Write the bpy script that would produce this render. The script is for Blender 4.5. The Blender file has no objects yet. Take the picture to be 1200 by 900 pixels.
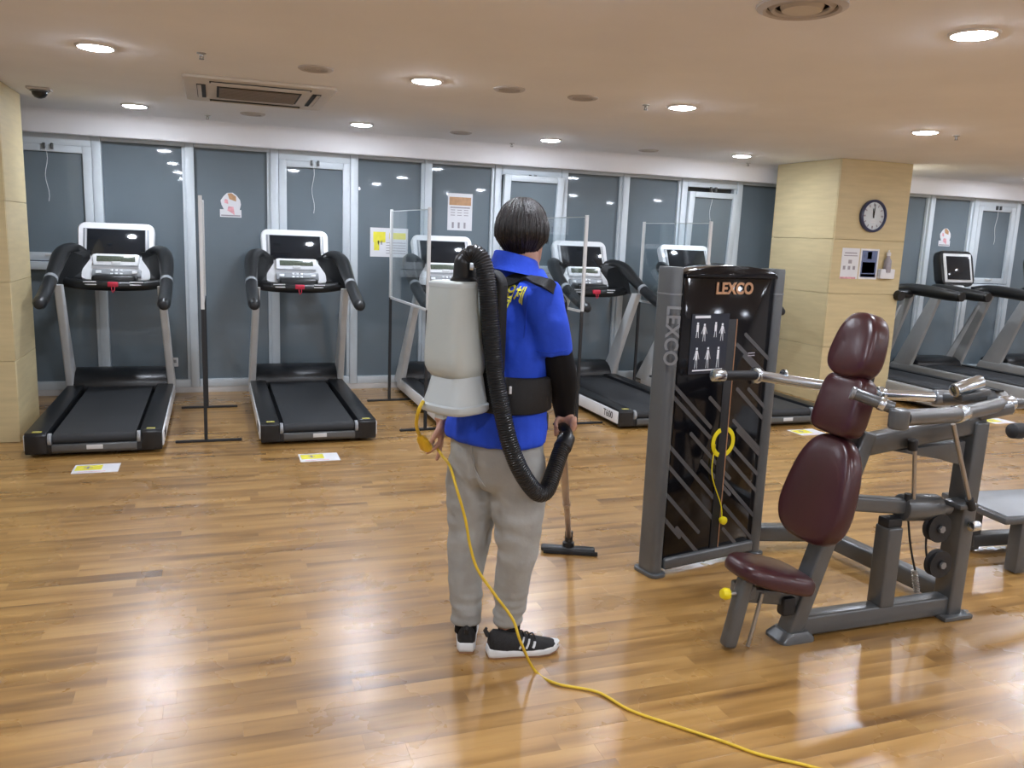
import bpy, bmesh, math, random
from mathutils import Vector, Matrix, noise
from mathutils.bvhtree import BVHTree
random.seed(7)
R = math.radians
S = bpy.context.scene
C = S.collection

# ------------------------------------------------------------------ camera
FPX, YAW, PITCH, ROLL, CAMH = 972.5, R(19.876), R(10.10), R(2.285), 1.58
F = Vector((math.sin(YAW)*math.cos(PITCH), math.cos(YAW)*math.cos(PITCH), -math.sin(PITCH)))
R0 = Vector((math.cos(YAW), -math.sin(YAW), 0)); D0 = F.cross(R0)
CR = math.cos(ROLL)*R0 - math.sin(ROLL)*D0
CD = math.sin(ROLL)*R0 + math.cos(ROLL)*D0
CAM = Vector((0, 0, CAMH))
cd = bpy.data.cameras.new('camera'); cam = bpy.data.objects.new('camera', cd); C.objects.link(cam)
cd.sensor_width = 36; cd.lens = FPX/1200*36; cd.clip_start = .02
m = Matrix((CR, -CD, -F)).transposed().to_4x4(); m.translation = CAM
cam.matrix_world = m
S.camera = cam

# ------------------------------------------------------------------ world, exposure
w = bpy.data.worlds.new('night'); S.world = w; w.use_nodes = True
w.node_tree.nodes['Background'].inputs[0].default_value = (.010, .013, .020, 1)
w.node_tree.nodes['Background'].inputs[1].default_value = 1
S.view_settings.view_transform = 'Standard'; S.view_settings.look = 'None'
S.view_settings.exposure = 2.0; S.view_settings.gamma = 1
LAMP_POWER = 70.0                      # radiance of the LED downlight lenses

# ------------------------------------------------------------------ measuring helpers (a pixel of the photo to a point in the room)
def ray(x, y): return CR*((x-600)/FPX) + CD*((y-450)/FPX) + F
def at(x, y, Y):
    r = ray(x, y); return CAM + r*(Y/r.y)
def fl(x, y, z=0.0):
    r = ray(x, y); return CAM + r*((z-CAMH)/r.z)
def pl(x, y, P, n):
    r = ray(x, y); return CAM + r*((P-CAM).dot(n)/r.dot(n))
def V(*a): return Vector(a)

# ------------------------------------------------------------------ materials
def mat(name, col, rough=.5, metal=0., spec=.5, var=0., vscale=8., bump=0., bscale=60., coat=0., emit=None, stretch=None, ior=None):
    ma = bpy.data.materials.new(name); ma.use_nodes = True
    nt = ma.node_tree; b = nt.nodes['Principled BSDF']
    b.inputs['Base Color'].default_value = (*col, 1); b.inputs['Roughness'].default_value = rough
    b.inputs['Metallic'].default_value = metal; b.inputs['Specular IOR Level'].default_value = spec
    b.inputs['Coat Weight'].default_value = coat; b.inputs['Coat Roughness'].default_value = .08
    if emit:
        b.inputs['Emission Color'].default_value = (*emit[0], 1); b.inputs['Emission Strength'].default_value = emit[1]
    def coord(sc):
        tc = nt.nodes.new('ShaderNodeTexCoord'); mp = nt.nodes.new('ShaderNodeMapping')
        mp.inputs['Scale'].default_value = stretch or (1, 1, 1)
        nt.links.new(tc.outputs['Object'], mp.inputs['Vector'])
        n = nt.nodes.new('ShaderNodeTexNoise'); n.inputs['Scale'].default_value = sc; n.inputs['Detail'].default_value = 4
        nt.links.new(mp.outputs[0], n.inputs['Vector']); return n
    if var > 0:
        n = coord(vscale); r = nt.nodes.new('ShaderNodeValToRGB')
        r.color_ramp.elements[0].position = .3; r.color_ramp.elements[1].position = .7
        r.color_ramp.elements[0].color = (*[c*(1-var) for c in col], 1); r.color_ramp.elements[1].color = (*[min(1, c*(1+var)) for c in col], 1)
        nt.links.new(n.outputs['Fac'], r.inputs['Fac']); nt.links.new(r.outputs[0], b.inputs['Base Color'])
    if bump > 0:
        n = coord(bscale); bp = nt.nodes.new('ShaderNodeBump'); bp.inputs['Strength'].default_value = bump; bp.inputs['Distance'].default_value = .01
        nt.links.new(n.outputs['Fac'], bp.inputs['Height']); nt.links.new(bp.outputs[0], b.inputs['Normal'])
    return ma

def wood_floor():
    ma = bpy.data.materials.new('strip_wood_vinyl'); ma.use_nodes = True
    nt = ma.node_tree; b = nt.nodes['Principled BSDF']; L = nt.links.new; N = nt.nodes.new
    g = N('ShaderNodeNewGeometry'); oi = N('ShaderNodeObjectInfo')
    ad = N('ShaderNodeMath'); ad.operation = 'ADD'; L(g.outputs['Random Per Island'], ad.inputs[0]); L(oi.outputs['Random'], ad.inputs[1])
    fr = N('ShaderNodeMath'); fr.operation = 'FRACT'; L(ad.outputs[0], fr.inputs[0])
    sc = N('ShaderNodeVectorMath'); sc.operation = 'MULTIPLY'; sc.inputs[1].default_value = (.85, 9.5, 1); L(g.outputs['Position'], sc.inputs[0])
    of = N('ShaderNodeCombineXYZ'); m3 = N('ShaderNodeMath'); m3.operation = 'MULTIPLY'; m3.inputs[1].default_value = 37
    L(fr.outputs[0], m3.inputs[0]); L(m3.outputs[0], of.inputs[2])
    ad2 = N('ShaderNodeVectorMath'); ad2.operation = 'ADD'; L(sc.outputs[0], ad2.inputs[0]); L(of.outputs[0], ad2.inputs[1])
    n = N('ShaderNodeTexNoise'); n.inputs['Scale'].default_value = 1.3; n.inputs['Detail'].default_value = 3; n.inputs['Roughness'].default_value = .5; n.inputs['Distortion'].default_value = 0
    L(ad2.outputs[0], n.inputs['Vector'])
    r = N('ShaderNodeValToRGB'); e = r.color_ramp.elements
    e[0].position = .25; e[0].color = (.17, .083, .022, 1); e[1].position = .72; e[1].color = (.50, .292, .096, 1)
    k = e.new(.42); k.color = (.305, .160, .043, 1); k = e.new(.54); k.color = (.405, .224, .066, 1)
    L(n.outputs['Fac'], r.inputs['Fac'])
    hs = N('ShaderNodeHueSaturation'); mr = N('ShaderNodeMapRange'); mr.inputs[3].default_value = .92; mr.inputs[4].default_value = 1.06
    L(fr.outputs[0], mr.inputs[0]); L(mr.outputs[0], hs.inputs['Value']); L(r.outputs[0], hs.inputs['Color']); L(hs.outputs[0], b.inputs['Base Color'])
    # worn varnish: gloss varies, slightly wavy surface
    n2 = N('ShaderNodeTexNoise'); n2.inputs['Scale'].default_value = 3.0; n2.inputs['Detail'].default_value = 4; L(g.outputs['Position'], n2.inputs['Vector'])
    m2 = N('ShaderNodeMapRange'); m2.inputs[1].default_value = .3; m2.inputs[2].default_value = .7; m2.inputs[3].default_value = .25; m2.inputs[4].default_value = .32
    L(n2.outputs['Fac'], m2.inputs[0]); L(m2.outputs[0], b.inputs['Roughness'])
    b.inputs['Specular IOR Level'].default_value = 1.0; b.inputs['Coat Weight'].default_value = .35; b.inputs['Coat Roughness'].default_value = .27
    n3 = N('ShaderNodeTexNoise'); n3.inputs['Scale'].default_value = 2.2; n3.inputs['Detail'].default_value = 3
    s3 = N('ShaderNodeVectorMath'); s3.operation = 'MULTIPLY'; s3.inputs[1].default_value = (2, 9, 1); L(g.outputs['Position'], s3.inputs[0]); L(s3.outputs[0], n3.inputs['Vector'])
    bp = N('ShaderNodeBump'); bp.inputs['Strength'].default_value = .012; bp.inputs['Distance'].default_value = .01
    L(n3.outputs['Fac'], bp.inputs['Height']); L(bp.outputs[0], b.inputs['Normal'])
    return ma

def glass_mat(name, tint=(.9, .95, 1.), rough=.02):
    ma = bpy.data.materials.new(name); ma.use_nodes = True
    nt = ma.node_tree; L = nt.links.new; N = nt.nodes.new
    out = nt.nodes['Material Output']; b = nt.nodes['Principled BSDF']; nt.nodes.remove(b)
    tr = N('ShaderNodeBsdfTransparent'); tr.inputs[0].default_value = (*tint, 1)
    gl = N('ShaderNodeBsdfGlossy'); gl.inputs['Roughness'].default_value = rough
    lw = N('ShaderNodeLayerWeight'); pw = N('ShaderNodeMath'); pw.operation = 'POWER'; pw.inputs[1].default_value = 4; L(lw.outputs['Facing'], pw.inputs[0])
    fz = N('ShaderNodeMath'); fz.operation = 'MULTIPLY_ADD'; fz.inputs[1].default_value = .5; fz.inputs[2].default_value = .025; L(pw.outputs[0], fz.inputs[0])
    no = N('ShaderNodeTexNoise'); no.inputs['Scale'].default_value = 5
    mx = N('ShaderNodeMixShader'); L(fz.outputs[0], mx.inputs[0]); L(tr.outputs[0], mx.inputs[1]); L(gl.outputs[0], mx.inputs[2])
    mr = N('ShaderNodeMapRange'); mr.inputs[3].default_value = rough; mr.inputs[4].default_value = rough+.03; L(no.outputs['Fac'], mr.inputs[0]); L(mr.outputs[0], gl.inputs['Roughness'])
    L(mx.outputs[0], out.inputs[0]); return ma

M = {}
M['floor'] = wood_floor()
M['slab'] = mat('floor_slab', (.20, .11, .05), .6, var=.1)
M['ceil'] = mat('ceiling_paint', (.86, .86, .88), .9, var=.03, vscale=1.5, bump=.02)
M['wall'] = mat('wall_paint', (.62, .61, .60), .85, var=.04, vscale=1.5, bump=.03)
M['clad'] = mat('beige_laminate', (.60, .495, .28), .42, var=.07, vscale=3, stretch=(1, 1, 9), bump=.02)
M['alu'] = mat('white_window_frame', (.60, .66, .70), .4, var=.03)
M['film'] = mat('grey_blue_privacy_pane', (.158, .196, .222), .03, spec=.40, var=.07, vscale=1.3)
M['darkpane'] = mat('night_glass', (.016, .020, .026), .04, spec=.5, var=.1)
M['rubber'] = mat('black_rubber', (.012, .013, .015), .6, bump=.1, bscale=200)
M['belt'] = mat('treadmill_belt', (.015, .017, .020), .62, var=.12, vscale=4, bump=.12, bscale=260)
M['blackpl'] = mat('black_plastic', (.007, .008, .009), .36, var=.1, bump=.04, bscale=150)
M['hood'] = mat('black_hood_plastic', (.009, .010, .012), .33, var=.1, bump=.03, bscale=150)
M['whitepl'] = mat('white_plastic', (.80, .82, .84), .28, var=.03)
M['greypl'] = mat('grey_plastic', (.30, .32, .34), .4, var=.05)
M['silver'] = mat('silver_paint', (.62, .63, .63), .35, metal=.0, var=.04)
M['screen'] = mat('dark_screen', (.012, .015, .020), .08, spec=.6, var=.1)
M['lcd'] = mat('lcd_strip', (.10, .12, .09), .2, var=.2, vscale=60)
M['red'] = mat('red_key', (.62, .03, .07), .4, var=.05)
M['gun'] = mat('gunmetal_paint', (.125, .132, .136), .30, metal=.45, var=.06, bump=.03, bscale=120)
M['gunlt'] = mat('light_gunmetal_paint', (.24, .25, .26), .3, metal=.4, var=.05)
M['tmgrey'] = mat('warm_grey_paint', (.33, .34, .34), .38, var=.05)
M['chrome'] = mat('chrome', (.64, .72, .80), .20, metal=1., var=.04)
M['steel'] = mat('brushed_steel', (.42, .41, .39), .35, metal=.9, var=.06)
M['wand'] = mat('brown_steel_tube', (.36, .29, .24), .32, metal=.7, var=.06)
M['maroon'] = mat('maroon_vinyl', (.050, .013, .016), .28, spec=.55, var=.10, vscale=5, bump=.03, bscale=40)
M['gloss'] = mat('gloss_black_acrylic', (.004, .004, .0055), .07, spec=.32, var=.1)
M['stripe'] = mat('grey_stripe_print', (.075, .075, .080), .25, var=.1)
M['copper'] = mat('copper_letters', (.60, .34, .20), .3, metal=.6, var=.05)
M['darklet'] = mat('dark_outline_letters', (.035, .037, .042), .4, var=.05)
M['yellow'] = mat('yellow_plastic', (.80, .66, .01), .4, var=.04)
M['cord'] = mat('yellow_cord', (.70, .48, .03), .5, var=.08, vscale=30)
M['plug'] = mat('orange_yellow_plug', (.80, .50, .02), .45, var=.05)
M['tank'] = mat('ivory_grey_tank', (.45, .49, .47), .42, var=.03, vscale=3, bump=.02)
M['tankb'] = mat('pale_grey_base', (.50, .55, .56), .35, var=.03, vscale=3)
M['hose'] = mat('black_hose', (.008, .009, .011), .35, bump=.05)
M['shirt'] = mat('royal_blue_cloth', (.018, .070, .60), .75, spec=.3, var=.14, vscale=7, bump=.25, bscale=22)
M['collar'] = mat('blue_collar', (.015, .060, .52), .75, spec=.3, var=.12, bump=.2)
M['pants'] = mat('grey_cotton', (.37, .375, .36), .85, spec=.2, var=.10, vscale=9, bump=.3, bscale=26)
M['sleeve'] = mat('black_knit', (.006, .006, .007), .8, spec=.2, bump=.1)
M['webbing'] = mat('black_webbing', (.007, .007, .008), .7, bump=.2, bscale=220)
M['skin'] = mat('skin', (.52, .29, .21), .5, var=.08, vscale=20, bump=.04)
M['hair'] = mat('dark_brown_hair', (.009, .0068, .0066), .34, spec=.5, var=.4, vscale=14, stretch=(6, 6, .5), bump=.4, bscale=40)
M['eye'] = mat('eye_white', (.7, .7, .68), .2, var=.05)
M['iris'] = mat('dark_iris', (.02, .012, .008), .2, var=.1)
M['lip'] = mat('lip', (.42, .17, .15), .45, var=.1)
M['knit'] = mat('black_shoe_knit', (.012, .012, .013), .75, var=.3, vscale=60, bump=.3, bscale=240)
M['sole'] = mat('white_sole', (.72, .74, .75), .5, var=.04)
M['gum'] = mat('brown_outsole', (.28, .15, .08), .6, var=.08)
M['paper'] = mat('white_paper', (.74, .75, .78), .6, var=.03)
M['yprint'] = mat('yellow_print', (.80, .74, .06), .5, var=.08, vscale=25)
M['oprint'] = mat('orange_print', (.50, .29, .15), .5, var=.15, vscale=25)
M['pprint'] = mat('pink_print', (.72, .36, .40), .5, var=.25, vscale=30)
M['bprint'] = mat('blue_print', (.12, .16, .30), .5, var=.1, vscale=25)
M['gprint'] = mat('grey_print', (.33, .31, .34), .5, var=.1, vscale=25)
M['clockrim'] = mat('dark_blue_rim', (.035, .045, .11), .3, var=.06)
M['clockface'] = mat('clock_face', (.62, .68, .72), .35, var=.03)
M['acrylic'] = glass_mat('clear_acrylic', (.93, .96, .97))
M['lamp'] = mat('led_lens', (.9, .9, .9), .4, var=.01, emit=((.90, .97, 1.10), LAMP_POWER))
M['lamprim'] = mat('white_lamp_rim', (.75, .74, .72), .5, var=.03)
M['acpanel'] = mat('ac_panel', (.60, .54, .46), .5, var=.03)
M['acgrille'] = mat('ac_grille', (.22, .17, .12), .6, var=.06, vscale=30)
M['dark'] = mat('dark_recess', (.02, .018, .016), .7, var=.1)
M['beigefit'] = mat('beige_ceiling_fitting', (.50, .46, .43), .6, var=.05)

# ------------------------------------------------------------------ mesh builder
class MB:
    def __init__(s): s.v = []; s.f = []
    def add(s, vs, fs):
        o = len(s.v); s.v += [Vector(v) for v in vs]; s.f += [[i+o for i in f] for f in fs]; return s
    def box(s, c, size, rot=None):
        x, y, z = [k/2 for k in size]
        vs = [V(a*x, b*y, d*z) for d in (-1, 1) for b in (-1, 1) for a in (-1, 1)]
        if rot is not None: vs = [rot @ v for v in vs]
        c = Vector(c)
        return s.add([v+c for v in vs], [(0, 2, 3, 1), (4, 5, 7, 6), (0, 1, 5, 4), (2, 6, 7, 3), (0, 4, 6, 2), (1, 3, 7, 5)])
    def bar(s, p0, p1, wd, ht, up=(0, 0, 1)):
        p0, p1 = Vector(p0), Vector(p1); d = p1-p0
        x = d.normalized(); u = Vector(up); y = u.cross(x)
        if y.length < 1e-4: y = V(0, 1, 0).cross(x)
        y.normalize(); z = x.cross(y)
        return s.box((p0+p1)/2, (d.length, wd, ht), Matrix((x, y, z)).transposed())
    def loft(s, rings, caps=True, closed=False):
        n = len(rings[0]); o = len(s.v)
        for r in rings: s.v += [Vector(p) for p in r]
        k = len(rings)
        for i in range(k if closed else k-1):
            a, b = o+i*n, o+((i+1) % k)*n
            for j in range(n): s.f.append([a+j, a+(j+1) % n, b+(j+1) % n, b+j])
        if caps and not closed:
            s.f.append([o+j for j in reversed(range(n))]); s.f.append([o+(k-1)*n+j for j in range(n)])
        return s
    def tube(s, pts, r, n=10, flat=None, caps=True):
        pts = [Vector(p) for p in pts]; rr = r if isinstance(r, (list, tuple)) else [r]*len(pts)
        rings = []; u = None
        for i, p in enumerate(pts):
            t = (pts[min(i+1, len(pts)-1)]-pts[max(i-1, 0)]).normalized()
            if u is None:
                u = V(0, 0, 1).cross(t)
                if u.length < .05: u = V(0, 1, 0).cross(t)
            u = (u - t*u.dot(t)).normalized(); w_ = t.cross(u)
            fy = flat or 1
            rings.append([p + (u*math.cos(a) + w_*math.sin(a)*fy)*rr[i] for a in [2*math.pi*k/n for k in range(n)]])
        return s.loft(rings, caps)
    def cyl(s, p0, p1, r, r1=None, n=16): return s.tube([p0, p1], [r, r if r1 is None else r1], n)
    def lathe(s, base, axis, prof, n=24):
        base = Vector(base); z = Vector(axis).normalized(); x = z.orthogonal().normalized(); y = z.cross(x)
        return s.loft([[base + z*h + (x*math.cos(a)+y*math.sin(a))*max(r, 1e-4) for a in [2*math.pi*k/n for k in range(n)]] for r, h in prof])
    def sphere(s, c, r, n=12):
        r = Vector(r) if not isinstance(r, (int, float)) else V(r, r, r); c = Vector(c)
        rings = []
        for i in range(n+1):
            th = math.pi*i/n; q = max(math.sin(th), 1e-3)
            rings.append([c + V(r.x*q*math.cos(a), r.y*q*math.sin(a), -r.z*math.cos(th)) for a in [2*math.pi*k/(2*n) for k in range(2*n)]])
        return s.loft(rings)
    def prism(s, prof, d, org=(0, 0, 0), ax=((1, 0, 0), (0, 0, 1), (0, 1, 0))):
        a, b, c = [Vector(q) for q in ax]; o = Vector(org)
        r0 = [o + a*x + b*y for x, y in prof]; r1 = [p + c*d for p in r0]
        return s.loft([r0, r1])
    def xf(s, mt): s.v = [mt @ v for v in s.v]; return s
    def build(s, name, ma, parent=None, bevel=0., seg=2, smooth=40, sub=0):
        o_ = V(0, 0, 0); q = parent
        while q is not None: o_ += q.location; q = q.parent
        bm = bmesh.new(); vv = [bm.verts.new(v-o_) for v in s.v]
        for f in s.f:
            try: bm.faces.new([vv[i] for i in f])
            except ValueError: pass
        bmesh.ops.recalc_face_normals(bm, faces=bm.faces)
        if bevel > 0:
            ed = [e for e in bm.edges if len(e.link_faces) == 2 and e.calc_face_angle(0) > R(30)]
            bmesh.ops.bevel(bm, geom=ed, offset=bevel, segments=seg, profile=.5, affect='EDGES', clamp_overlap=True)
        me = bpy.data.meshes.new(name); bm.to_mesh(me); bm.free()
        if smooth:
            me.polygons.foreach_set('use_smooth', [True]*len(me.polygons))
            me.set_sharp_from_angle(angle=R(smooth))
        me.materials.append(M[ma] if isinstance(ma, str) else ma)
        o = bpy.data.objects.new(name, me); C.objects.link(o)
        if parent is not None: o.parent = parent
        return o

def rrect(w_, h, r, n=5):
    pts = []
    for cx, cy, a0 in ((w_/2-r, h/2-r, 0), (-w_/2+r, h/2-r, 90), (-w_/2+r, -h/2+r, 180), (w_/2-r, -h/2+r, 270)):
        for i in range(n+1):
            a = R(a0+90*i/n); pts.append((cx+r*math.cos(a), cy+r*math.sin(a)))
    return pts
def crom(pts, n=8):
    pts = [Vector(p) for p in pts]; P = [2*pts[0]-pts[1]] + pts + [2*pts[-1]-pts[-2]]; out = []
    for i in range(1, len(P)-2):
        a, b, c, d = P[i-1:i+3]
        for k in range(n):
            t = k/n; out.append(.5*((2*b)+(c-a)*t+(2*a-5*b+4*c-d)*t*t+(3*b-a-3*c+d)*t**3))
    out.append(pts[-1]); return out
def tag(o, label, cat, group=None, kind=None):
    o['label'] = label
    if cat: o['category'] = cat
    if group: o['group'] = group
    if kind: o['kind'] = kind
    return o
def thing(name, label, cat, loc=(0, 0, 0), group=None):
    o = bpy.data.objects.new(name, None); C.objects.link(o); o.location = loc; o.empty_display_size = .1
    return tag(o, label, cat, group)
def struct(name, label=None, loc=(0, 0, 0)):
    o = bpy.data.objects.new(name, None); C.objects.link(o); o.location = loc; o['kind'] = 'structure'
    if label: o['label'] = label
    return o
def st(o, label=None):
    o['kind'] = 'structure'
    if label: o['label'] = label
    return o
def copy_tree(o, loc=None, label=None, parent=None):
    c = o.copy(); C.objects.link(c); c.parent = parent
    if loc is not None: c.location = loc
    if label: c['label'] = label
    for ch in list(o.children): copy_tree(ch, parent=c)
    return c
def text(body, size, depth, mt, name, ma, parent, bold=0.):
    cu = bpy.data.curves.new('t', 'FONT'); cu.body = body; cu.size = size; cu.extrude = depth; cu.align_x = 'CENTER'; cu.align_y = 'CENTER'; cu.offset = bold
    ob = bpy.data.objects.new('t', cu); C.objects.link(ob)
    me = bpy.data.meshes.new_from_object(ob.evaluated_get(bpy.context.evaluated_depsgraph_get()))
    bpy.data.objects.remove(ob); bpy.data.curves.remove(cu)
    o_ = V(0, 0, 0); q = parent
    while q is not None: o_ += q.location; q = q.parent
    me.transform(mt); me.transform(Matrix.Translation(-o_)); me.materials.clear(); me.materials.append(M[ma]); me.name = name
    o = bpy.data.objects.new(name, me); C.objects.link(o); o.parent = parent; return o
def remesh(mb, voxel, smooth_it=3, fac=.5):
    me = bpy.data.meshes.new('tmp'); me.from_pydata(mb.v, [], mb.f)
    bm = bmesh.new(); bm.from_mesh(me); bmesh.ops.recalc_face_normals(bm, faces=bm.faces); bm.to_mesh(me); bm.free()
    ob = bpy.data.objects.new('tmp', me); C.objects.link(ob)
    a = ob.modifiers.new('r', 'REMESH'); a.mode = 'VOXEL'; a.voxel_size = voxel
    b = ob.modifiers.new('s', 'SMOOTH'); b.iterations = smooth_it; b.factor = fac
    out = bpy.data.meshes.new_from_object(ob.evaluated_get(bpy.context.evaluated_depsgraph_get()))
    bpy.data.objects.remove(ob); bpy.data.meshes.remove(me); return out
def link_mesh(me, name, ma, parent):
    o_ = V(0, 0, 0); q = parent
    while q is not None: o_ += q.location; q = q.parent
    me.transform(Matrix.Translation(-o_)); me.name = name; me.materials.clear(); me.materials.append(M[ma])
    me.polygons.foreach_set('use_smooth', [True]*len(me.polygons))
    o = bpy.data.objects.new(name, me); C.objects.link(o); o.parent = parent; return o

# ================================================================== SETTING
X0, X1, Y0, WY, H = -3.0, 13.0, -3.2, 8.33, 2.47
slab = st(MB().box(((X0+X1)/2, (Y0+WY)/2+.1, -.06), (X1-X0+.4, WY-Y0+.4, .10)).build('floor', 'slab', smooth=0), 'glossy honey brown strip wood floor')
# strip boards run along the window wall; the 300 that show largest are boards of their own
PW, PT = .085, .010
def board(mb, x0, x1, y):
    c = .0006; z0, z1 = -PT, 0.
    a, b = x0+.0001, x1-.0001; d, e = y+.0001, y+PW-.0001
    mb.add([(a, d, z0), (b, d, z0), (b, e, z0), (a, e, z0), (a, d, z1-c*.25), (b, d, z1-c*.25), (b, e, z1-c*.25), (a, e, z1-c*.25),
            (a+c, d+c, z1), (b-c, d+c, z1), (b-c, e-c, z1), (a+c, e-c, z1)],
           [(0, 1, 5, 4), (1, 2, 6, 5), (2, 3, 7, 6), (3, 0, 4, 7), (4, 5, 9, 8), (5, 6, 10, 9), (6, 7, 11, 10), (7, 4, 8, 11), (8, 9, 10, 11)])
rows = []
y = Y0
while y < WY-.02:
    x = X0 - random.random()*.7
    while x < X1:
        l = random.choice((.62, .74, .74, .9))
        rows.append((max(x, X0), min(x+l, X1), y)); x += l
    y += PW
rows = [r for r in rows if r[1]-r[0] > .03]
def score(r):
    p = V((r[0]+r[1])/2, r[2], 0)-CAM; z = p.dot(F)
    if z < .5: return 0
    u, v_ = p.dot(CR)/z*FPX, p.dot(CD)/z*FPX
    if abs(u) > 640 or v_ > 470: return 0
    return 1/z
rows.sort(key=score, reverse=True)
bmesh_by_len = {}
for x0, x1, y in rows[:300]:
    l = round(x1-x0, 3)
    if l not in bmesh_by_len:
        mb = MB(); board(mb, 0, l, 0); bmesh_by_len[l] = mb.build('board', 'floor', slab, smooth=0); o = bmesh_by_len[l]
    else:
        o = bmesh_by_len[l].copy(); C.objects.link(o)
    o.location = (x0, y, 0)
mb = MB()
for x0, x1, y in rows[300:]: board(mb, x0, x1, y)
o = mb.build('boards_beyond', 'floor', slab, smooth=0); o['kind'] = 'stuff'

ceil = st(MB().box(((X0+X1)/2, (Y0+8.12)/2, H+.06), (X1-X0+.4, 8.12-Y0+.2, .12)).build('ceiling', 'ceil', smooth=0), 'off-white plaster ceiling with round downlights')
# fascia that drops in front of the window heads, with a small cove
pr = [(8.05, H+.02), (8.05, H-.001), (8.085, H-.010), (8.108, H-.030), (8.12, H-.06), (8.128, 2.30), (8.138, 2.285), (8.17, 2.28), (8.24, 2.30), (8.24, H+.02)]
st(MB().prism(pr, X1-X0+.4, (X0-.2, 0, 0), ((0, 1, 0), (0, 0, 1), (1, 0, 0))).build('trim_1', 'ceil', smooth=30), 'ceiling fascia over the window heads')
st(MB().box(((X0+X1)/2, 8.36, H-.02), (X1-X0+.4, .3, .28)).build('trim_2', 'ceil', smooth=0))
st(MB().box((X0-.1, (Y0+WY)/2, H/2), (.2, WY-Y0+.6, H+.2)).build('wall_left', 'wall', smooth=0))
st(MB().box((X1+.1, (Y0+WY)/2, H/2), (.2, WY-Y0+.6, H+.2)).build('wall_right', 'wall', smooth=0))
st(MB().box(((X0+X1)/2, Y0-.1, H/2), (X1-X0+.4, .2, H+.2)).build('wall_front', 'wall', smooth=0))
st(MB().box(((X0+X1)/2, WY+.02, .025), (X1-X0, .12, .07)).build('baseboard_back', 'wall', bevel=.004), 'low plinth under the windows')

# ---- windows: one bay each between mullions
mull = [-3.10, -2.42, -1.69, -.951, -.192, .548, 1.293, 2.027, 2.76, 3.497, 4.223, 4.945, 5.664, 6.38, 7.09, 7.80, 8.517, 9.245, 9.97, 10.69, 11.41, 12.13, 12.85]
ZB, ZT = .055, 2.30
for i in range(len(mull)-1):
    a, b = mull[i]+.04, mull[i+1]-.04
    W_ = struct('window_%d' % (i+1), None, ((a+b)/2, WY, 0))
    op = (i % 3 == 2)
    mb = MB()
    mb.box((mull[i+1], WY, (ZB+ZT)/2), (.074, .10, ZT-ZB)); mb.build('mullion', 'alu', W_, .006)
    MB().box((mull[i+1]-.05, WY+.01, (ZB+ZT)/2), (.03, .07, ZT-ZB)).build('mullion_bead', 'alu', W_, .003)
    MB().box(((a+b)/2, WY, ZB+.035), (b-a, .09, .07)).build('sill_rail', 'alu', W_, .004)
    if not op:
        MB().box(((a+b)/2, WY, ZT-.02), (b-a, .08, .04)).build('head_rail', 'alu', W_, .003)
        MB().box(((a+b)/2, WY+.015, (ZB+ZT)/2), (b-a, .012, ZT-ZB-.02)).build('pane', 'film', W_, smooth=0)
    else:
        MB().box(((a+b)/2, WY, ZT-.05), (b-a, .09, .10)).build('head_rail', 'alu', W_, .004)
        MB().box(((a+b)/2, WY-.01, 1.165), (b-a, .11, .07)).build('transom', 'alu', W_, .006)
        MB().box(((a+b)/2, WY+.015, (ZB+1.16)/2), (b-a, .012, 1.16-ZB)).build('pane', 'film', W_, smooth=0)
        tilt = {8: R(5.0), 11: R(3.0)}.get(i, 0.)
        z0, z1 = 1.21, ZT-.10
        if i == 11: z1 = 2.15
        piv = Matrix.Translation((0, WY-.02, z0)) @ Matrix.Rotation(tilt, 4, 'X') @ Matrix.Translation((0, -(WY-.02), -z0))
        if tilt or i == 11:
            MB().box(((a+b)/2, WY+.04, (z0+ZT)/2), (b-a, .008, ZT-z0-.06)).build('night_gap', 'darkpane', W_, smooth=0)
        sr = MB()
        for xx in (a+.035, b-.035): sr.box((xx, WY-.02, (z0+z1)/2), (.07, .06, z1-z0))
        sr.box(((a+b)/2, WY-.02, z0+.035), (b-a-.14, .06, .07)); sr.box(((a+b)/2, WY-.02, z1-.03), (b-a-.14, .06, .06))
        sash = sr.xf(piv).build('sash', 'alu', W_, .004)
        MB().box(((a+b)/2, WY-.015, (z0+z1)/2), (b-a-.13, .012, z1-z0-.12)).xf(piv).build('pane', 'film', sash, smooth=0)
        MB().box(((a+b)/2-.02, WY-.056, z0+.05), (.10, .012, .022)).box(((a+b)/2+.01, WY-.07, z0+.05), (.022, .04, .02)).xf(piv).build('sash_handle', 'silver', sash, .003)
        MB().box(((a+b)/2-.03, WY-.06, ZT-.115), (.022, .03, .05)).box(((a+b)/2+.03, WY-.06, ZT-.115), (.022, .03, .05)).build('stay_bracket', 'gun', W_, .004)
        cp = [V((a+b)/2-.02+.012*math.sin(k*.9), WY-.065, ZT-.13-k*.045) for k in range(11)]
        MB().tube(cp, .0022, 6).build('pull_cord', 'whitepl', W_)
MB_ = None

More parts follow.
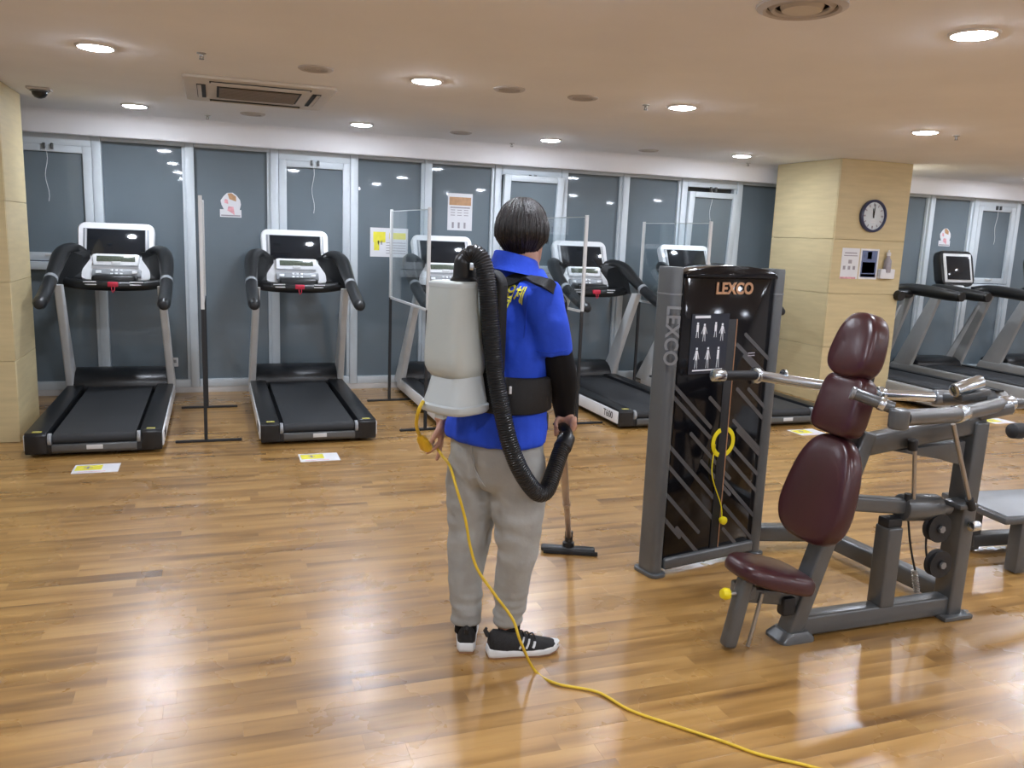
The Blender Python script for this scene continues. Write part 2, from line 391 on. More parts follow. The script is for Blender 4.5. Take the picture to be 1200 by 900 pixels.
# ---- pillars clad in beige laminate panels
def pillar(name, x0, x1, y0, y1, label):
    P = st(MB().box(((x0+x1)/2, (y0+y1)/2, H/2), (x1-x0-.028, y1-y0-.028, H)).build(name, 'clad', smooth=0), label)
    zs = [0, .58, 1.13, 1.68, H]; g = .0016
    for z0, z1 in zip(zs, zs[1:]):
        h = z1-z0-2*g; zc = (z0+z1)/2
        MB().box(((x0+x1)/2, y0+.0075, zc), (x1-x0-2*g, .015, h)).build('cladding_panel', 'clad', P, .0015, 1)
        MB().box(((x0+x1)/2, y1-.0075, zc), (x1-x0-2*g, .015, h)).build('cladding_panel', 'clad', P, .0015, 1)
        MB().box((x0+.0075, (y0+y1)/2, zc), (.015, y1-y0-.034, h)).build('cladding_panel', 'clad', P, .0015, 1)
        MB().box((x1-.0075, (y0+y1)/2, zc), (.015, y1-y0-.034, h)).build('cladding_panel', 'clad', P, .0015, 1)
    return P
pillar('column', -2.25, -1.325, 6.56, 7.27, 'beige panelled column at the left edge beside the first treadmill')
pillar('column', 5.885, 6.79, 6.92, 7.93, 'beige panelled column carrying the wall clock')

# ================================================================== CEILING FITTINGS
def downlight(x, y):
    t = thing('downlight', '', 'downlight', (x, y, H), 'round downlights in the ceiling')
    MB().lathe((x, y, H+.002), (0, 0, -1), [(.066, 0), (.100, 0), (.100, .006), (.096, .011), (.086, .013), (.083, .010), (.083, .002)], 32).build('rim', 'lamprim', t, smooth=50)
    MB().lathe((x, y, H+.000), (0, 0, -1), [(.082, .003), (.080, .011), (.060, .0165), (.030, .0195), (.0, .0205)], 32).build('lens', 'lamp', t, smooth=50)
    return t
lights = []
for yy in (7.38, 5.05, 2.77, .45, -1.9):
    for xx in (-.56, 1.21, 2.95, 5.03, 7.05, 9.03, 11.0):
        if yy == 2.77 and False: pass
        lights.append((xx, yy))
d0 = None
pillar_names = {(-.56, 7.38): 'lit downlight above the leftmost treadmill beside the dome camera', (1.21, 7.38): 'lit downlight over the gap right of the second treadmill, by the windows',
    (2.95, 7.38): 'lit downlight above the standing person, in the row by the windows', (5.03, 7.38): 'lit downlight by the windows just left of the clock column',
    (7.05, 7.38): 'downlight hidden behind the clock column', (9.03, 7.38): 'lit downlight at the right edge near the far windows',
    (-.56, 5.05): 'big lit downlight left of the ceiling air conditioner', (1.21, 5.05): 'lit downlight right of the ceiling air conditioner, upper middle of the photo',
    (2.95, 5.05): 'lit downlight in the second row above the weight machine tower', (5.03, 5.05): 'lit downlight in front of the clock column, above the clock',
    (2.95, 2.77): 'largest lit downlight, upper right of the photo'}
for i, (xx, yy) in enumerate(lights):
    lab = pillar_names.get((xx, yy), 'round downlight in the ceiling outside the photograph')
    if d0 is None: d0 = downlight(xx, yy); d0['label'] = lab
    else: copy_tree(d0, (xx, yy, H), lab)

# cassette air conditioner
cx, cy = .305, 6.13
ac = thing('air_conditioner', 'beige square cassette air conditioner set in the ceiling', 'air conditioner', (cx, cy, H))
MB().prism(rrect(.93, 1.02, .05), -.020, (cx, cy, H), ((1, 0, 0), (0, 1, 0), (0, 0, 1))).build('panel', 'acpanel', ac, .006)
for k in range(9): MB().box((cx, cy-.21+k*.052, H-.026), (.50, .036, .010)).build('grille_slat', 'acgrille', ac, .002, 1)
MB().box((cx, cy, H-.0225), (.53, .48, .004)).build('grille_bed', 'dark', ac, smooth=0)
for sx, sy, wx, wy in ((-.36, 0, .055, .56), (.36, 0, .055, .56), (0, -.40, .62, .055), (0, .40, .62, .055)):
    sl = MB().box((cx+sx, cy+sy, H-.0235), (wx, wy, .004)).build('air_slot', 'dark', ac, smooth=0)
    MB().box((cx+sx*1.03, cy+sy*1.03, H-.028), (wx*.45 if wx < wy else wx*.97, wy*.45 if wy < wx else wy*.97, .005)).build('louvre', 'acpanel', sl, .002, 1)

dc = fl(46, 103, H)
dm = thing('dome_camera', 'small black dome camera on a beige plate, upper left of the ceiling', 'camera', dc)
MB().box((dc.x, dc.y, H-.008), (.15, .13, .016)).build('mounting_plate', 'beigefit', dm, .004)
MB().lathe((dc.x, dc.y, H-.016), (0, 0, -1), [(.052, 0), (.052, .012), (.047, .03), (.033, .047), (.012, .055), (.0, .056)], 24).build('dome', 'hood', dm)
MB().lathe((dc.x, dc.y, H-.014), (0, 0, -1), [(.062, 0), (.062, .010), (.053, .014)], 24).build('dome_ring', 'gun', dm)

dfc = V(2.09, 2.76, H)
df = thing('ceiling_diffuser', 'large round ceiling air diffuser cut by the top edge of the photo', 'diffuser', dfc)
MB().lathe(dfc, (0, 0, -1), [(.165, 0), (.165, .010), (.142, .020), (.130, .015), (.128, .002)], 40).build('outer_ring', 'beigefit', df)
MB().lathe(dfc, (0, 0, -1), [(.128, 0), (.128, .003), (.0, .003)], 40).build('duct_mouth', 'dark', df)
MB().lathe(dfc, (0, 0, -1), [(.122, .004), (.110, .018), (.098, .013), (.096, .004)], 40).build('inner_ring', 'beigefit', df)
MB().lathe(dfc, (0, 0, -1), [(.08, .004), (.072, .020), (.0, .024)], 40).build('centre_disc', 'acpanel', df)

spk = None
for (px, py, lab) in ((370, 80, 'dim round ceiling vent in front of the air conditioner'), (296, 133, 'dim round ceiling vent between air conditioner and windows'),
                      (540, 155, 'dim round ceiling vent near the windows left of the person'), (683, 114, 'dim round ceiling vent right of the centre light streaks'),
                      (597, 104, 'palest small round ceiling vent at the middle of the ceiling'), (760, 176, 'dim round ceiling vent near the windows above the fourth treadmill')):
    p = fl(px, py, H)
    if spk is None:
        t = thing('ceiling_vent', lab, 'ceiling vent', p, 'dim round vents in the ceiling')
        MB().lathe(p, (0, 0, -1), [(.062, 0), (.098, 0), (.098, .006), (.088, .012), (.066, .012), (.062, .004)], 28).build('rim', 'beigefit', t)
        g = MB()
        for rr in (.012, .026, .040, .054): g.lathe(p, (0, 0, -1), [(rr-.005, .002), (rr-.005, .008), (rr+.004, .008), (rr+.004, .002)], 24)
        g.build('grille', 'beigefit', t); MB().lathe(p, (0, 0, -1), [(.062, 0), (.062, .002), (0, .002)], 24).build('recess', 'acgrille', t)
        spk = t
    else: copy_tree(spk, p, lab)
spr = None
for (px, py, lab) in ((236, 62, 'sprinkler head in front of the air conditioner'), (243, 135, 'sprinkler head behind the air conditioner near the windows'),
                      (757, 123, 'sprinkler head left of the second row downlight over the tower'), (600, 168, 'sprinkler head near the windows above the person'),
                      (877, 191, 'sprinkler head left of the clock column'), (1121, 159, 'sprinkler head right of the downlight above the clock')):
    p = fl(px, py, H)
    if spr is None:
        t = thing('sprinkler_head', lab, 'sprinkler', p, 'sprinkler heads in the ceiling')
        MB().lathe(p, (0, 0, -1), [(.024, 0), (.024, .004), (.010, .007), (.008, .018)], 16).build('escutcheon', 'steel', t)
        MB().lathe(p-V(0, 0, .030), (0, 0, -1), [(.013, 0), (.013, .003), (0, .003)], 12).bar(p-V(.008, 0, .015), p-V(.008, 0, .032), .004, .004).bar(p-V(-.008, 0, .015), p-V(-.008, 0, .032), .004, .004).build('deflector', 'gun', t)
        spr = t
    else: copy_tree(spr, p, lab)

# ================================================================== TREADMILLS (local: x across, y towards the windows, z up, origin at the rear edge on the floor)
def treadmill_a(label):
    t = thing('treadmill', label, 'treadmill', (0, 0, 0), 'black and white treadmills facing the windows')
    # chassis under the deck, side skirts, rails
    MB().box((0, .96, .055), (.72, 1.84, .07)).build('chassis', 'rubber', t, .01)
    for sx in (-1, 1):
        f = MB().box((sx*.30, .14, .014), (.09, .09, .028)).build('foot', 'rubber', t, .006)
        pr = [(.0, .03), (.0, .150), (.02, .168), (1.84, .168), (1.98, .150), (1.98, .07), (1.85, .035)]
        MB().prism(pr, .132, (sx*.355-.066, 0, 0), ((0, 1, 0), (0, 0, 1), (1, 0, 0))).build('side_rail', 'hood', t, .005)
        sk = MB().box((sx*.425, .99, .098), (.012, 1.93, .104)).build('side_skirt', 'whitepl', t, .004)
        text('T600', .085, .0012, Matrix.Translation((sx*.4325, .20, .098)) @ Matrix.Rotation(sx*R(90), 4, 'Z') @ Matrix.Rotation(R(90), 4, 'X'), 'model_lettering', 'darklet', sk)
        rb = MB().box((sx*.35, .045, .169), (.055, .028, .003)).build('warning_decal', 'yprint', t, smooth=0)
        MB().box((sx*.35, .045, .1712), (.050, .004, .001)).box((sx*.35, .038, .1712), (.044, .003, .001)).build('warning_lines', 'gprint', rb, smooth=0)
        MB().cyl((sx*.262, .03, .118), (sx*.285, .03, .118), .042, n=16).build('roller_bracket', 'greypl', t, .003)
    # endless belt: top run and rear roller nose
    pr = [(1.9, .152)] + [(.045-.040*math.cos(R(a)), .112+.040*math.sin(R(a))) for a in range(90, -91, -15)] + [(1.9, .072)]
    MB().prism(pr, .51, (-.255, 0, 0), ((0, 1, 0), (0, 0, 1), (1, 0, 0))).build('belt', 'belt', t, smooth=30)
    rear = MB().prism([(.004, .025), (-.012, .045), (-.012, .085), (.004, .092)], .52, (-.26, 0, 0), ((0, 1, 0), (0, 0, 1), (1, 0, 0))).build('rear_bumper', 'gun', t, .004)
    MB().box((0, .018, .055), (.84, .03, .062)).build('rear_panel', 'hood', t, .004)
    MB().box((.0, -.0135, .066), (.10, .004, .030)).build('maker_plate', 'silver', rear, .002)
    # motor hood
    pr = [(1.78, .15), (1.79, .19), (1.825, .235), (1.88, .272), (1.95, .290), (2.06, .285), (2.13, .25), (2.16, .18), (2.16, .06), (1.78, .06)]
    hd = MB().prism(pr, .80, (-.40, 0, 0), ((0, 1, 0), (0, 0, 1), (1, 0, 0))).build('motor_hood', 'hood', t, .035, 4)
    # two flat posts leaning back to the runner
    for sx in (-1, 1):
        b0, b1 = V(sx*.405, 1.95, .10), V(sx*.375, 1.33, 1.06)
        rings = []
        for k in range(9):
            q = k/8; c = b0.lerp(b1, q); hw = .105 - .045*q + .03*(1-q)**3
            rings.append([c + V(sx*xx, yy, 0) for xx, yy in rrect(.058, 2*hw, .016, 3)])
        MB().loft(rings).build('post', 'silver', t)
    # console pod behind, crossbar, arms
    ti = Matrix.Translation((0, 1.90, 1.30)) @ Matrix.Rotation(R(-25), 4, 'X') @ Matrix.Scale(1.22, 4)
    prof = []
    for u, v_ in rrect(.50, .44, .055, 6):
        prof.append((u*(1.0 - .05*max(0, (.12-v_)/.34)), v_))
    def pod(sc, y): return [ti @ V(u*sc, y, v_*sc) for u, v_ in prof]
    con = MB().loft([pod(.97, -.035), pod(1.0, -.022), pod(1.0, .02), pod(.9, .05)]).build('console', 'whitepl', t, smooth=50)
    MB().box((0, -.0365, .065), (.424, .006, .208)).xf(ti).build('screen_bezel', 'greypl', con, .002)
    MB().box((0, -.041, .065), (.372, .006, .196)).xf(ti).build('screen', 'screen', con, .002)
    for sx in (-1, 1): MB().box((sx*.196, -.041, .065), (.006, .008, .198)).xf(ti).build('bezel_strip', 'silver', con, .001)
    MB().prism([(-.145, -.115), (.145, -.115), (.150, -.035), (.125, -.030), (-.125, -.030), (-.150, -.035)], -.022, (0, -.036, 0), ((1, 0, 0), (0, 0, 1), (0, 1, 0))).xf(ti).build('display_housing', 'whitepl', con, .004)
    MB().box((0, -.060, -.068), (.245, .004, .040)).xf(ti).build('display_strip', 'lcd', con, .001)
    MB().box((0, -.060, -.098), (.06, .006, .022)).xf(ti).build('centre_key', 'silver', con, .004)
    kp = MB().prism([(-.150, -.200), (.160, -.200), (.160, -.142), (-.150, -.142)], -.030, (0, -.03, 0), ((1, 0, 0), (0, 0, 1), (0, 1, 0))).xf(ti).build('key_panel', 'greypl', con, .008)
    ks = MB()
    for r_ in range(2):
        for c_ in range(-1, 2): ks.box((c_*.030+.003, -.063, -.155-.026*r_), (.018, .006, .016))
    ks.box((-.11, -.063, -.168), (.035, .006, .02)).box((.12, -.063, -.168), (.035, .006, .02)); ks.xf(ti).build('keys', 'whitepl', kp, .002)
    # black crossbar with heart-rate plates and the red stop key
    xb = crom([(-.37, 1.60, 1.065), (-.24, 1.56, 1.05), (-.10, 1.53, 1.045), (0, 1.52, 1.045), (.10, 1.53, 1.045), (.24, 1.56, 1.05), (.37, 1.60, 1.065)], 4)
    cb = MB().tube(xb, .042, 12).build('crossbar', 'blackpl', t, smooth=60)
    MB().box((0, 1.70, 1.08), (.34, .30, .10)).build('console_neck', 'blackpl', cb, .03, 3)
    for sx in (-1, 1):
        for dz in (0, .022):
            MB().bar((sx*.125, 1.492, 1.078-dz), (sx*.225, 1.522, 1.075-dz), .012, .010).build('pulse_plate', 'whitepl', cb, .003)
    ky = MB().box((0, 1.478, 1.06), (.08, .03, .04)).build('stop_key', 'red', cb, .006)
    MB().tube(crom([(-.01, 1.468, 1.045), (-.008, 1.458, 1.015), (0, 1.463, .995), (.012, 1.458, 1.015), (.012, 1.468, 1.045)], 4), .003, 6).build('safety_loop', 'red', ky)
    for sx in (-1, 1):
        pts = crom([(sx*.24, 1.88, 1.28), (sx*.33, 1.84, 1.32), (sx*.395, 1.68, 1.29), (sx*.415, 1.46, 1.18), (sx*.420, 1.22, 1.08), (sx*.420, .96, 1.00), (sx*.420, .76, .955)], 6)
        n = len(pts); rr = [.050+.012*math.sin(math.pi*min(1, i/(n*.55))) if i < n*.55 else .052-.004*(i/n) for i in range(n)]
        rr[-1] = .034; rr[0] = .02
        arm = MB().tube(pts, rr, 12).build('handrail', 'blackpl', t, smooth=60)
        MB().loft([[V(sx*.20, 1.86, 1.08), V(sx*.20, 1.82, 1.32), V(sx*.23, 1.82, 1.32), V(sx*.23, 1.86, 1.08)],
                   [V(sx*.385, 1.55, 1.04), V(sx*.375, 1.66, 1.30), V(sx*.39, 1.62, 1.30), V(sx*.405, 1.51, 1.04)]]).build('handrail_web', 'blackpl', arm, .012)
        i0 = int(n*.62); a_, b_ = pts[i0], pts[i0+1]
        MB().tube([a_, b_], rr[i0]+.0015, 14).build('handrail_band', 'greypl', arm, smooth=60)
        MB().sphere(pts[-1], (.036, .02, .036), 8).build('handrail_cap', 'rubber', arm)
    return t
TX = [(-.79, 6.08, 'leftmost treadmill, beside the beige panelled column at the left edge'),
      (.713, 6.14, 'second treadmill from the left, between two clear acrylic dividers'),
      (2.13, 6.14, 'third treadmill, partly hidden by the person and the vacuum tank'),
      (3.62, 6.14, 'fourth treadmill, lettered silver side showing right of the person'),
      (4.80, 6.0, 'fifth treadmill, mostly hidden behind the black weight tower')]
ta = treadmill_a(TX[0][2]); ta.location = (TX[0][0], TX[0][1], 0)
for x, yy, lab in TX[1:]: copy_tree(ta, (x, yy, 0), lab)

def treadmill_b(label):
    t = thing('treadmill', label, 'treadmill', (0, 0, 0), 'grey treadmills beyond the clock column')
    MB().box((0, 1.0, .07), (.74, 1.9, .08)).build('chassis', 'rubber', t, .01)
    for sx in (-1, 1):
        pr = [(0, .06), (0, .19), (.04, .215), (1.60, .225), (2.0, .22), (2.05, .10), (1.9, .05)]
        MB().prism(pr, .10, (sx*.38-.05, 0, 0), ((0, 1, 0), (0, 0, 1), (1, 0, 0))).build('side_skirt', 'tmgrey', t, .03, 3)
        MB().box((sx*.33, .80, .218), (.10, 1.55, .022)).build('foot_rail', 'blackpl', t, .006)
        MB().box((sx*.30, .12, .02), (.08, .08, .04)).build('foot', 'rubber', t, .006)
        b0, b1 = V(sx*.40, 1.88, .10), V(sx*.40, 1.42, 1.12); rings = []
        for k in range(9):
            q = k/8; c = b0.lerp(b1, q); hw = .15-.085*q
            rings.append([c + V(xx, yy, 0) for xx, yy in rrect(.05, 2*hw, .015, 3)])
        MB().loft(rings).build('post', 'tmgrey', t)
        MB().loft([[b0.lerp(b1, q)+V(-sx*.027+xx, .07+yy-.05*q, 0) for xx, yy in rrect(.012, .10*(1-q)+.01, .004, 2)] for q in (.12, .5, .85)]).build('post_wedge', 'silver', t)  # paler silver wedge on the inner face of the post, tapering upwards
        pts = crom([(sx*.30, 1.60, 1.14), (sx*.40, 1.46, 1.16), (sx*.42, 1.20, 1.15), (sx*.42, .92, 1.13), (sx*.42, .72, 1.12)], 6); n = len(pts)
        ar = MB().tube(pts, [.05+.018*math.sin(math.pi*i/(n-1)) for i in range(n)], 12).build('handrail', 'blackpl', t, smooth=60)
        MB().tube([(sx*.42, .80, 1.125), (sx*.42, .745, 1.121)], .054, 14).build('handrail_band', 'rubber', ar, smooth=60)
    MB().box((0, .86, .205), (.54, 1.66, .03)).build('belt', 'belt', t, .012)
    pr = [(1.62, .20), (1.64, .26), (1.72, .30), (1.95, .30), (2.06, .24), (2.08, .10), (1.62, .08)]
    MB().prism(pr, .70, (-.35, 0, 0), ((0, 1, 0), (0, 0, 1), (1, 0, 0))).build('motor_hood', 'hood', t, .03, 3)
    MB().tube(crom([(-.40, 1.42, 1.10), (-.2, 1.36, 1.10), (0, 1.34, 1.10), (.2, 1.36, 1.10), (.40, 1.42, 1.10)], 4), .05, 12).build('crossbar', 'blackpl', t, smooth=60)
    nk = MB().loft([[V(x, y_+1.52, 1.08) for x, y_ in rrect(.34, .20, .05, 3)], [V(x, y_+1.58, 1.20) for x, y_ in rrect(.22, .14, .05, 3)], [V(x, y_+1.62, 1.28) for x, y_ in rrect(.16, .10, .04, 3)]]).build('console_neck', 'silver', t)
    ti = Matrix.Translation((0, 1.60, 1.40)) @ Matrix.Rotation(R(-14), 4, 'X') @ Matrix.Scale(1.2, 4)
    pf = rrect(.44, .36, .07, 5)
    con = MB().loft([[ti @ V(a*s_, yy, b*s_) for a, b in pf] for s_, yy in ((.96, -.03), (1, -.01), (1, .05), (.8, .10))]).build('console', 'blackpl', t, smooth=50)
    MB().box((0, -.034, 0), (.36, .012, .29)).xf(ti).build('screen_frame', 'silver', con, .02, 3)
    MB().box((0, -.042, 0), (.30, .006, .235)).xf(ti).build('screen', 'screen', con, .004)
    MB().box((.0, 1.30, 1.135), (.14, .06, .012)).build('key_panel', 'whitepl', t, .004)
    return t
tb = treadmill_b('grey treadmill mostly hidden behind the clock column, its deck showing'); tb.location = (7.20, 6.14, 0)
copy_tree(tb, (8.42, 6.14, 0), 'grey treadmill right of the clock column with its small screen in view')
copy_tree(tb, (9.90, 6.14, 0), 'grey treadmill cut by the right edge of the photo')

# ================================================================== ACRYLIC DIVIDERS
def divider(label):
    t = thing('divider_stand', label, 'divider', (0, 0, 0), 'clear acrylic dividers between the treadmills')
    for yy in (0, 1.22):
        MB().box((0, yy, .50), (.024, .024, .98)).build('lower_post', 'rubber', t, .002, 1)
        MB().box((0, yy, 1.375), (.026, .026, .80)).build('upper_post', 'silver', t, .003, 1)
        MB().box((.02, yy, .008), (.46, .03, .016)).build('foot_bar', 'rubber', t, .002, 1)
    MB().box((0, .61, 1.37), (.005, 1.19, .77)).build('acrylic_panel', 'acrylic', t, smooth=0)
    MB().box((0, .61, 1.7585), (.007, 1.19, .007)).build('panel_edge', 'tankb', t, smooth=0)
    MB().box((0, .61, .975), (.012, 1.20, .022)).build('bottom_rail', 'silver', t, .002, 1)
    return t
dv = divider('acrylic divider seen edge-on between the first and second treadmills'); dv.location = (-.085, 6.34, 0)
c = copy_tree(dv, (1.585, 6.42, 0), 'acrylic divider left of the vacuum tank, its clear panel in view'); c.rotation_euler.z = R(2.5)
copy_tree(dv, (2.915, 6.40, 0), 'acrylic divider just right of the person, in front of the fourth treadmill')
copy_tree(dv, (4.12, 6.42, 0), 'acrylic divider whose pale post top shows left of the weight tower')

# ================================================================== SIGNS AND PAPERS
def floor_sign(p, rz, label):
    t = thing('floor_sign', label, 'floor sign', (p[0], p[1], 0), 'yellow and white paper signs stuck to the floor')
    MB().box((p[0], p[1], .0012), (.27, .20, .0024)).build('sheet', 'paper', t, smooth=0)
    y1 = MB().box((p[0]-.045, p[1]+.02, .0028), (.155, .115, .001)).build('yellow_field', 'yprint', t, smooth=0)
    mb = MB().box((p[0]-.05, p[1]+.02, .0036), (.050, .012, .0008)).box((p[0]-.05, p[1]+.02, .0036), (.014, .06, .0008)).box((p[0]-.05, p[1]+.074, .0036), (.13, .006, .0008))
    mb.build('print_marks', 'gprint', y1, smooth=0)
    MB().box((p[0]-.02, p[1]-.075, .0028), (.16, .008, .001)).build('pink_line', 'pprint', t, smooth=0)
    return t
fs = floor_sign((-.745, 5.75), 0, 'yellow and white sign on the floor behind the leftmost treadmill')
for (px, py), lab in (((374, 536), 'yellow and white sign on the floor behind the second treadmill'), ((946, 506.5), 'yellow and white sign on the floor behind the maroon pads'),
                      ((1168, 493.5), 'yellow and white sign on the floor at the right, above the black roller')):
    copy_tree(fs, fl(px, py), lab)

def poster(name, label, cat, x0, x1, z0, z1, y, rects, sheet='paper', group=None):
    t = thing(name, label, cat, ((x0+x1)/2, y, (z0+z1)/2), group)
    MB().box(((x0+x1)/2, y-.001, (z0+z1)/2), (x1-x0, .002, z1-z0)).build('sheet', sheet, t, smooth=0)
    w_, h = x1-x0, z1-z0
    by = {}
    for u0, u1, v0, v1, ma in rects:
        by.setdefault(ma, MB()).box((x0+w_*(u0+u1)/2, y-.0025, z0+h*(v0+v1)/2), (w_*(u1-u0), .001, h*(v1-v0)))
    for ma, mb in by.items(): mb.build({'yprint': 'yellow_print', 'oprint': 'orange_print', 'pprint': 'pink_print', 'bprint': 'blue_print', 'gprint': 'grey_print', 'paper': 'white_print'}[ma], ma, t, smooth=0)
    return t
GY = WY+.0075
lines = [(.1, .9, .14+.055*k, .155+.055*k, 'gprint') for k in range(7)]
poster('notice', 'orange headed notice with a white table on the window pane above the third treadmill', 'poster', 2.245, 2.505, 1.615, 1.985, GY,
       [(.06, .94, .68, .90, 'oprint')] + [(.1, .9, .60, .635, 'gprint')] +
       [(.12+.27*i, .30+.27*i, .40+.07*k, .42+.07*k, 'gprint') for i in range(3) for k in range(3)] + [(.18+.24*i, .26+.24*i, .06, .22, 'gprint') for i in range(3)])
poster('notice', 'white and yellow paper notice on the pane, behind the acrylic divider', 'poster', 1.46, 1.84, 1.325, 1.61, GY,
       [(.08, .40, .50, .86, 'yprint'), (.10, .24, .22, .50, 'yprint'), (.20, .235, .42, .56, 'gprint'), (.28, .315, .42, .56, 'gprint'), (.50, .94, .62, .84, 'yprint')] +
       [(.42, .94, .12+.09*k, .145+.09*k, 'gprint') for k in range(5)])
def sticker(name, label, x0, z0, s, y):
    t = thing(name, label, 'sticker', (x0, y, z0))
    MB().box((x0, y-.001, z0+.035*s), (.19*s, .002, .07*s)).build('base_strip', 'paper', t, smooth=0)
    pf = [(.075, .05), (.092, .12), (.085, .16), (.055, .20), (.02, .225), (-.03, .22), (-.06, .19), (-.088, .15), (-.08, .11), (-.06, .07), (-.065, .05)]
    MB().prism([(a*s, b*s) for a, b in pf], .0015, (x0, y-.0035, z0)).build('picture', 'paper', t, smooth=0)
    mb = MB().prism([(.05*s, .145*s), (.05*s, .19*s), (.01*s, .22*s), (-.025*s, .215*s), (-.01*s, .165*s)], .001, (x0, y-.0048, z0)); mb.build('orange_print', 'oprint', t, smooth=0)
    mb = MB().prism([(-.03*s, .06*s), (.0, .045*s), (.035*s, .02*s), (.025*s, .095*s), (-.02*s, .10*s)], .001, (x0, y-.0048, z0))
    mb.prism([(-.055*s, .13*s), (-.02*s, .12*s), (-.025*s, .16*s), (-.05*s, .165*s)], .001, (x0, y-.0048, z0)).build('pink_print', 'pprint', t, smooth=0)
    MB().box((x0, y-.0025, z0+.015*s), (.17*s, .001, .012*s)).build('grey_print', 'gprint', t, smooth=0)
    return t
sticker('window_sticker', 'pink and orange cut-out sticker on the pane between the first two treadmills', .155, 1.65, 1.0, GY)
sticker('window_sticker', 'pink cut-out sticker on the pane right of the clock column', 8.83, 1.67, 1.0, GY)
poster('notice', 'white sheet with small grey print on the column, left of the blue one', 'poster', 6.005, 6.225, 1.285, 1.595, 6.919,
       [(.15, .85, .82, .86, 'gprint'), (.12, .9, .74, .77, 'gprint'), (.4, .6, .5, .62, 'gprint')] + [(.12+.28*i, .26+.28*i, .30, .42, 'gprint') for i in range(3)] + [(.0, .9, .0, .06, 'pprint')])
poster('notice', 'sheet with dark blue heading on the column under the clock', 'poster', 6.24, 6.475, 1.285, 1.595, 6.919,
       [(.08, .92, .06, .94, 'bprint'), (.14, .84, .20, .56, 'paper'), (.38, .62, .66, .90, 'paper'), (.2, .78, .25, .27, 'pprint'), (.2, .78, .35, .37, 'pprint'), (.2, .78, .45, .47, 'pprint'), (.10, .9, .08, .17, 'gprint')])
hx = 6.575
hd = thing('sanitizer_holder', 'small white holder with a grey bottle on the column right of the posters', 'holder', (hx, 6.92, 1.30))
MB().box((hx, 6.895, 1.345), (.185, .05, .10)).build('tray', 'paper', hd, .008)
bt = MB().lathe((hx, 6.89, 1.36), (0, 0, 1), [(.036, 0), (.038, .02), (.038, .12), (.020, .15), (.016, .17)], 20).build('bottle', 'gprint', hd)
MB().lathe((hx, 6.89, 1.53), (0, 0, 1), [(.022, 0), (.022, .035), (.008, .04), (.008, .06)], 16).build('pump', 'paper', bt)

# clock
ck = thing('wall_clock', 'round wall clock with dark blue rim on the beige column', 'clock', (6.333, 6.92, 1.925))
MB().lathe((6.333, 6.92, 1.925), (0, -1, 0), [(.163, 0), (.163, .030), (.150, .040), (.140, .036), (.138, .014)], 48).build('rim', 'clockrim', ck)
fc = MB().lathe((6.333, 6.92, 1.925), (0, -1, 0), [(.138, .0), (.138, .016), (.0, .016)], 48).build('face', 'clockface', ck)
for k in range(12):
    a = R(30*k); rm = Matrix.Translation((6.333, 6.902, 1.925)) @ Matrix.Rotation(a, 4, 'Y')
    MB().box((0, 0, .112), (.010 if k % 3 else .016, .002, .026)).xf(rm).build('hour_mark', 'gprint', fc, smooth=0)
for nm, a, l, w_ in (('hour_hand', -8, .075, .016), ('minute_hand', 4, .115, .011)):
    MB().prism([(-w_/2, -.02), (w_/2, -.02), (w_/4, l), (-w_/4, l)], .002, (0, -.026 if nm == 'minute_hand' else -.0225, 0)).xf(Matrix.Translation((6.333, 6.92, 1.925)) @ Matrix.Rotation(R(a), 4, 'Y')).build(nm, 'dark', fc, smooth=0)
MB().box((6.333, 6.902, 1.885), (.05, .002, .008)).box((6.333, 6.902, 1.865), (.06, .002, .007)).build('face_print', 'paper', fc, smooth=0)
# small white box on the sill of the second pane
sb = thing('wall_box', 'small white box on the window sill beside the leftmost treadmill', 'box', (-.37, WY-.05, .27))
MB().box((-.37, WY-.012, .29), (.06, .03, .085)).build('case', 'whitepl', sb, .006); MB().box((-.37, WY-.029, .30), (.03, .004, .03)).build('cover', 'greypl', sb, .001)

# ================================================================== SHOULDER PRESS MACHINE WITH WEIGHT TOWER
mc = thing('shoulder_press_machine', 'grey shoulder press machine with maroon pads and black lettered weight tower', 'gym machine', (2.45, 2.9, 0))
P0 = V(1.930, 3.275, 0); TA = R(11.0); TT = V(math.cos(TA), math.sin(TA), 0); TN = V(-math.sin(TA), math.cos(TA), 0); UP = V(0, 0, 1)
TW, TH = .735, 1.472                     # between the outer edges of the posts
def tp(u, v_, d=0): return P0 + TT*u + UP*v_ + TN*d
Tm = Matrix((TT, TN, UP)).transposed().to_4x4(); Tm.translation = P0      # local: u across, d deep, v up
# the shroud: arched black acrylic front
arch = [(.075, .07), (.665, .07), (.665, TH-.035)] + [(.37+.295*math.cos(R(a)), TH-.035+.045*math.sin(R(a))) for a in range(15, 180, 15)] + [(.075, TH-.035)]
tower = MB().prism(arch, .03, (0, .015, 0)).xf(Tm).build('weight_tower', 'gloss', mc, .004)
MB().prism([(a, b) for a, b in arch], .02, (0, .09, 0)).xf(Tm).build('rear_shroud', 'gloss', tower, .004)
for u0, nm in ((0.0, 'post'), (TW-.075, 'post')):
    pf = rrect(.066, .130, .030, 6)
    po = MB().loft([[V(u0+.039+a, .063+b, z_) for a, b in pf] for z_ in (.0, .02, TH-.012)] + [[V(u0+.039+a*.93, .063+b*.97, TH) for a, b in pf]]).xf(Tm).build(nm, 'gun', tower, 0)
    MB().loft([[V(u0+.039+a, .063+b, z_) for a, b in rrect(.095, .165, .036, 6)] for z_ in (0, .018)]).xf(Tm).build('foot_plate', 'gun', tower, .004)
    MB().loft([[V(u0+.039+a, .063+b, z_) for a, b in rrect(.070, .134, .031, 6)] for z_ in (TH-.125, TH-.118)]).xf(Tm).build('post_joint', 'gunlt', tower)
